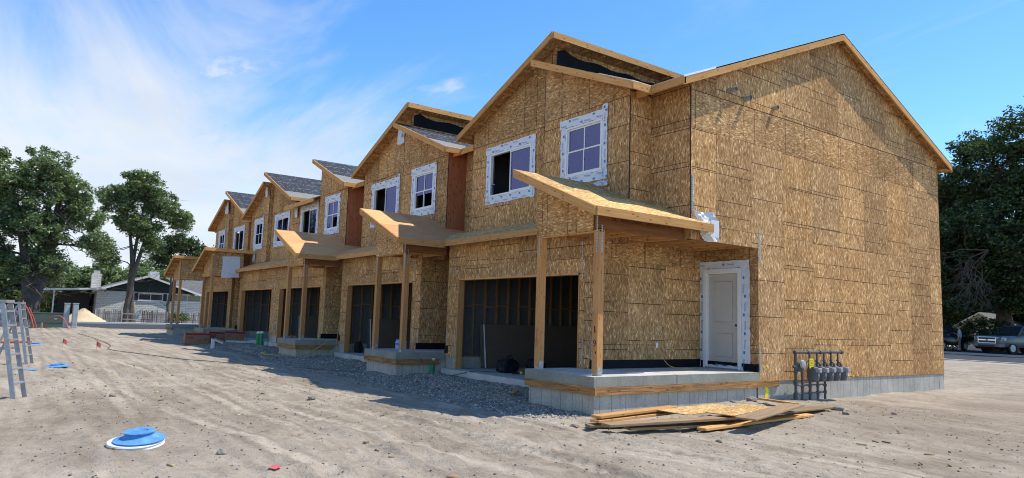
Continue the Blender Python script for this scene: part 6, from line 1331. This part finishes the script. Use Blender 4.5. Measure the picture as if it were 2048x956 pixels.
# ---------------------------------------------------------------- person by the parked car
def person(x, y, z, rz):
    T = thing('person', (x, y, z), 'person in a grey-blue T-shirt and tan trousers standing by the black car', 'person')
    J = {'pel': (0, 0, .96, .15, .11), 'wst': (0, .0, 1.10, .145, .10), 'chest': (0, .01, 1.30, .175, .115), 'neck0': (0, 0, 1.46, .10, .08), 'neck': (.02, 0, 1.53, .055, .055), 'jaw': (.05, 0, 1.60, .062, .06), 'head': (.045, 0, 1.68, .085, .08), 'crown': (.03, 0, 1.76, .06, .055),
         'shL': (0, .17, 1.42, .07, .07), 'elL': (-.03, .25, 1.15, .048, .048), 'wrL': (.08, .26, .92, .034, .034), 'haL': (.12, .25, .84, .036, .022),
         'shR': (0, -.17, 1.42, .07, .07), 'elR': (.03, -.24, 1.15, .048, .048), 'wrR': (.26, -.14, 1.22, .034, .034), 'haR': (.34, -.09, 1.25, .036, .022),
         'hpL': (0, .09, .90, .095, .095), 'knL': (.03, .11, .50, .066, .066), 'anL': (-.02, .12, .09, .045, .045), 'toL': (.15, .13, .035, .04, .03),
         'hpR': (0, -.09, .90, .095, .095), 'knR': (.02, -.11, .50, .066, .066), 'anR': (-.04, -.12, .09, .045, .045), 'toR': (.13, -.13, .035, .04, .03)}
    E = [('pel', 'wst'), ('wst', 'chest'), ('chest', 'neck0'), ('neck0', 'neck'), ('neck', 'jaw'), ('jaw', 'head'), ('head', 'crown'), ('chest', 'shL'), ('shL', 'elL'), ('elL', 'wrL'), ('wrL', 'haL'), ('chest', 'shR'), ('shR', 'elR'), ('elR', 'wrR'), ('wrR', 'haR'), ('pel', 'hpL'), ('hpL', 'knL'), ('knL', 'anL'), ('anL', 'toL'), ('pel', 'hpR'), ('hpR', 'knR'), ('knR', 'anR'), ('anR', 'toR')]
    V = {k: v[:3] for k, v in J.items()}; R = {k: v[3:] for k, v in J.items()}
    for h, sgn, dirs in (('haL', 1, (.3, 0, -1)), ('haR', -1, (1, .3, .1))):   # fingers
        hx, hy, hz = V[h]; d = Vector(dirs).normalized(); side = Vector((0, 1, 0)) if h == 'haL' else Vector((0, 0, 1)); side = Vector((1, 0, .3)).normalized() if h == 'haL' else side
        for i, (o, L) in enumerate(((-.03, .06), (-.01, .075), (.01, .08), (.03, .07), (.045, .045))):
            a = Vector((hx, hy, hz)) + side * o; b = a + d * L * .6; c = b + (d + Vector((.1, -.25 * sgn, 0))).normalized() * L * .5
            if i == 4: a = Vector((hx, hy, hz)) + side * .03 - d * .03; b = a + (d + side).normalized() * .04; c = b + d * .03
            for nm, p_ in (('a', a), ('b', b), ('c', c)): V[h + nm + str(i)] = tuple(p_); R[h + nm + str(i)] = (.009, .009)
            E += [(h, h + 'a' + str(i)), (h + 'a' + str(i), h + 'b' + str(i)), (h + 'b' + str(i), h + 'c' + str(i))]
    V['nose'] = (.135, 0, 1.655); R['nose'] = (.012, .012); E.append(('head', 'nose')); V['earL'] = (.03, .085, 1.66); R['earL'] = (.014, .02); E.append(('head', 'earL')); V['earR'] = (.03, -.085, 1.66); R['earR'] = (.014, .02); E.append(('head', 'earR'))
    ks = list(V); me = bpy.data.meshes.new('body'); me.from_pydata([V[k] for k in ks], [(ks.index(a), ks.index(b)) for a, b in E], [])
    ob = bpy.data.objects.new('body_tmp', me); COL.objects.link(ob); md = ob.modifiers.new('skin', 'SKIN'); md.use_smooth_shade = True
    for i, k in enumerate(ks): me.skin_vertices[0].data[i].radius = R[k]; me.skin_vertices[0].data[i].use_root = (k == 'pel')
    ob.modifiers.new('sub', 'SUBSURF').levels = 2; dg = bpy.context.evaluated_depsgraph_get(); m2 = bpy.data.meshes.new_from_object(ob.evaluated_get(dg)); bpy.data.objects.remove(ob)
    m2.materials.clear()
    for m_ in ('skin', 'shirt', 'pants', 'blackprint', 'hair'): m2.materials.append(MT[m_])
    for p in m2.polygons:
        c = p.center; arm = abs(c.y) > .19 or (c.x > .15 and c.z > .8); i = 0
        if c.z < .09: i = 3
        elif c.z < .98 and not arm: i = 2
        elif c.z < 1.49 and (not arm or c.z > 1.22 and c.x < .1): i = 1
        elif c.z > 1.70 and c.x < .10 or (c.z > 1.60 and c.x < .01): i = 4
        p.material_index = i
    m2.transform(Matrix.Rotation(rz, 4, 'Z')); m2.name = 'body'; link('body', m2, T, (x, y, z))
    mb = MB(); Rm = Matrix.Rotation(rz, 4, 'Z')
    def q(a, b, c): v = Rm @ Vector((a, b, c)); return (x + v.x, y + v.y, z + v.z)
    for s in (-1, 1): MB().tube([q(.118, s * .032, 1.685), q(.128, s * .032, 1.685)], .011, 8).build('eye', 'blackprint', T)
    MB().tube([q(.112, -.02, 1.615), q(.116, .02, 1.615)], .006, 6).build('mouth', 'redmark', T)
    return T
person(-12.0, 39.7, .335, math.radians(200))
lump('dark_bundle', [(-12.42, 39.62, .335 + 1.22, .11, .12, .10)], 'bag', 'small black bundle held at chest height by the standing person', 'bundle', (-12.42, 39.62, 1.4))
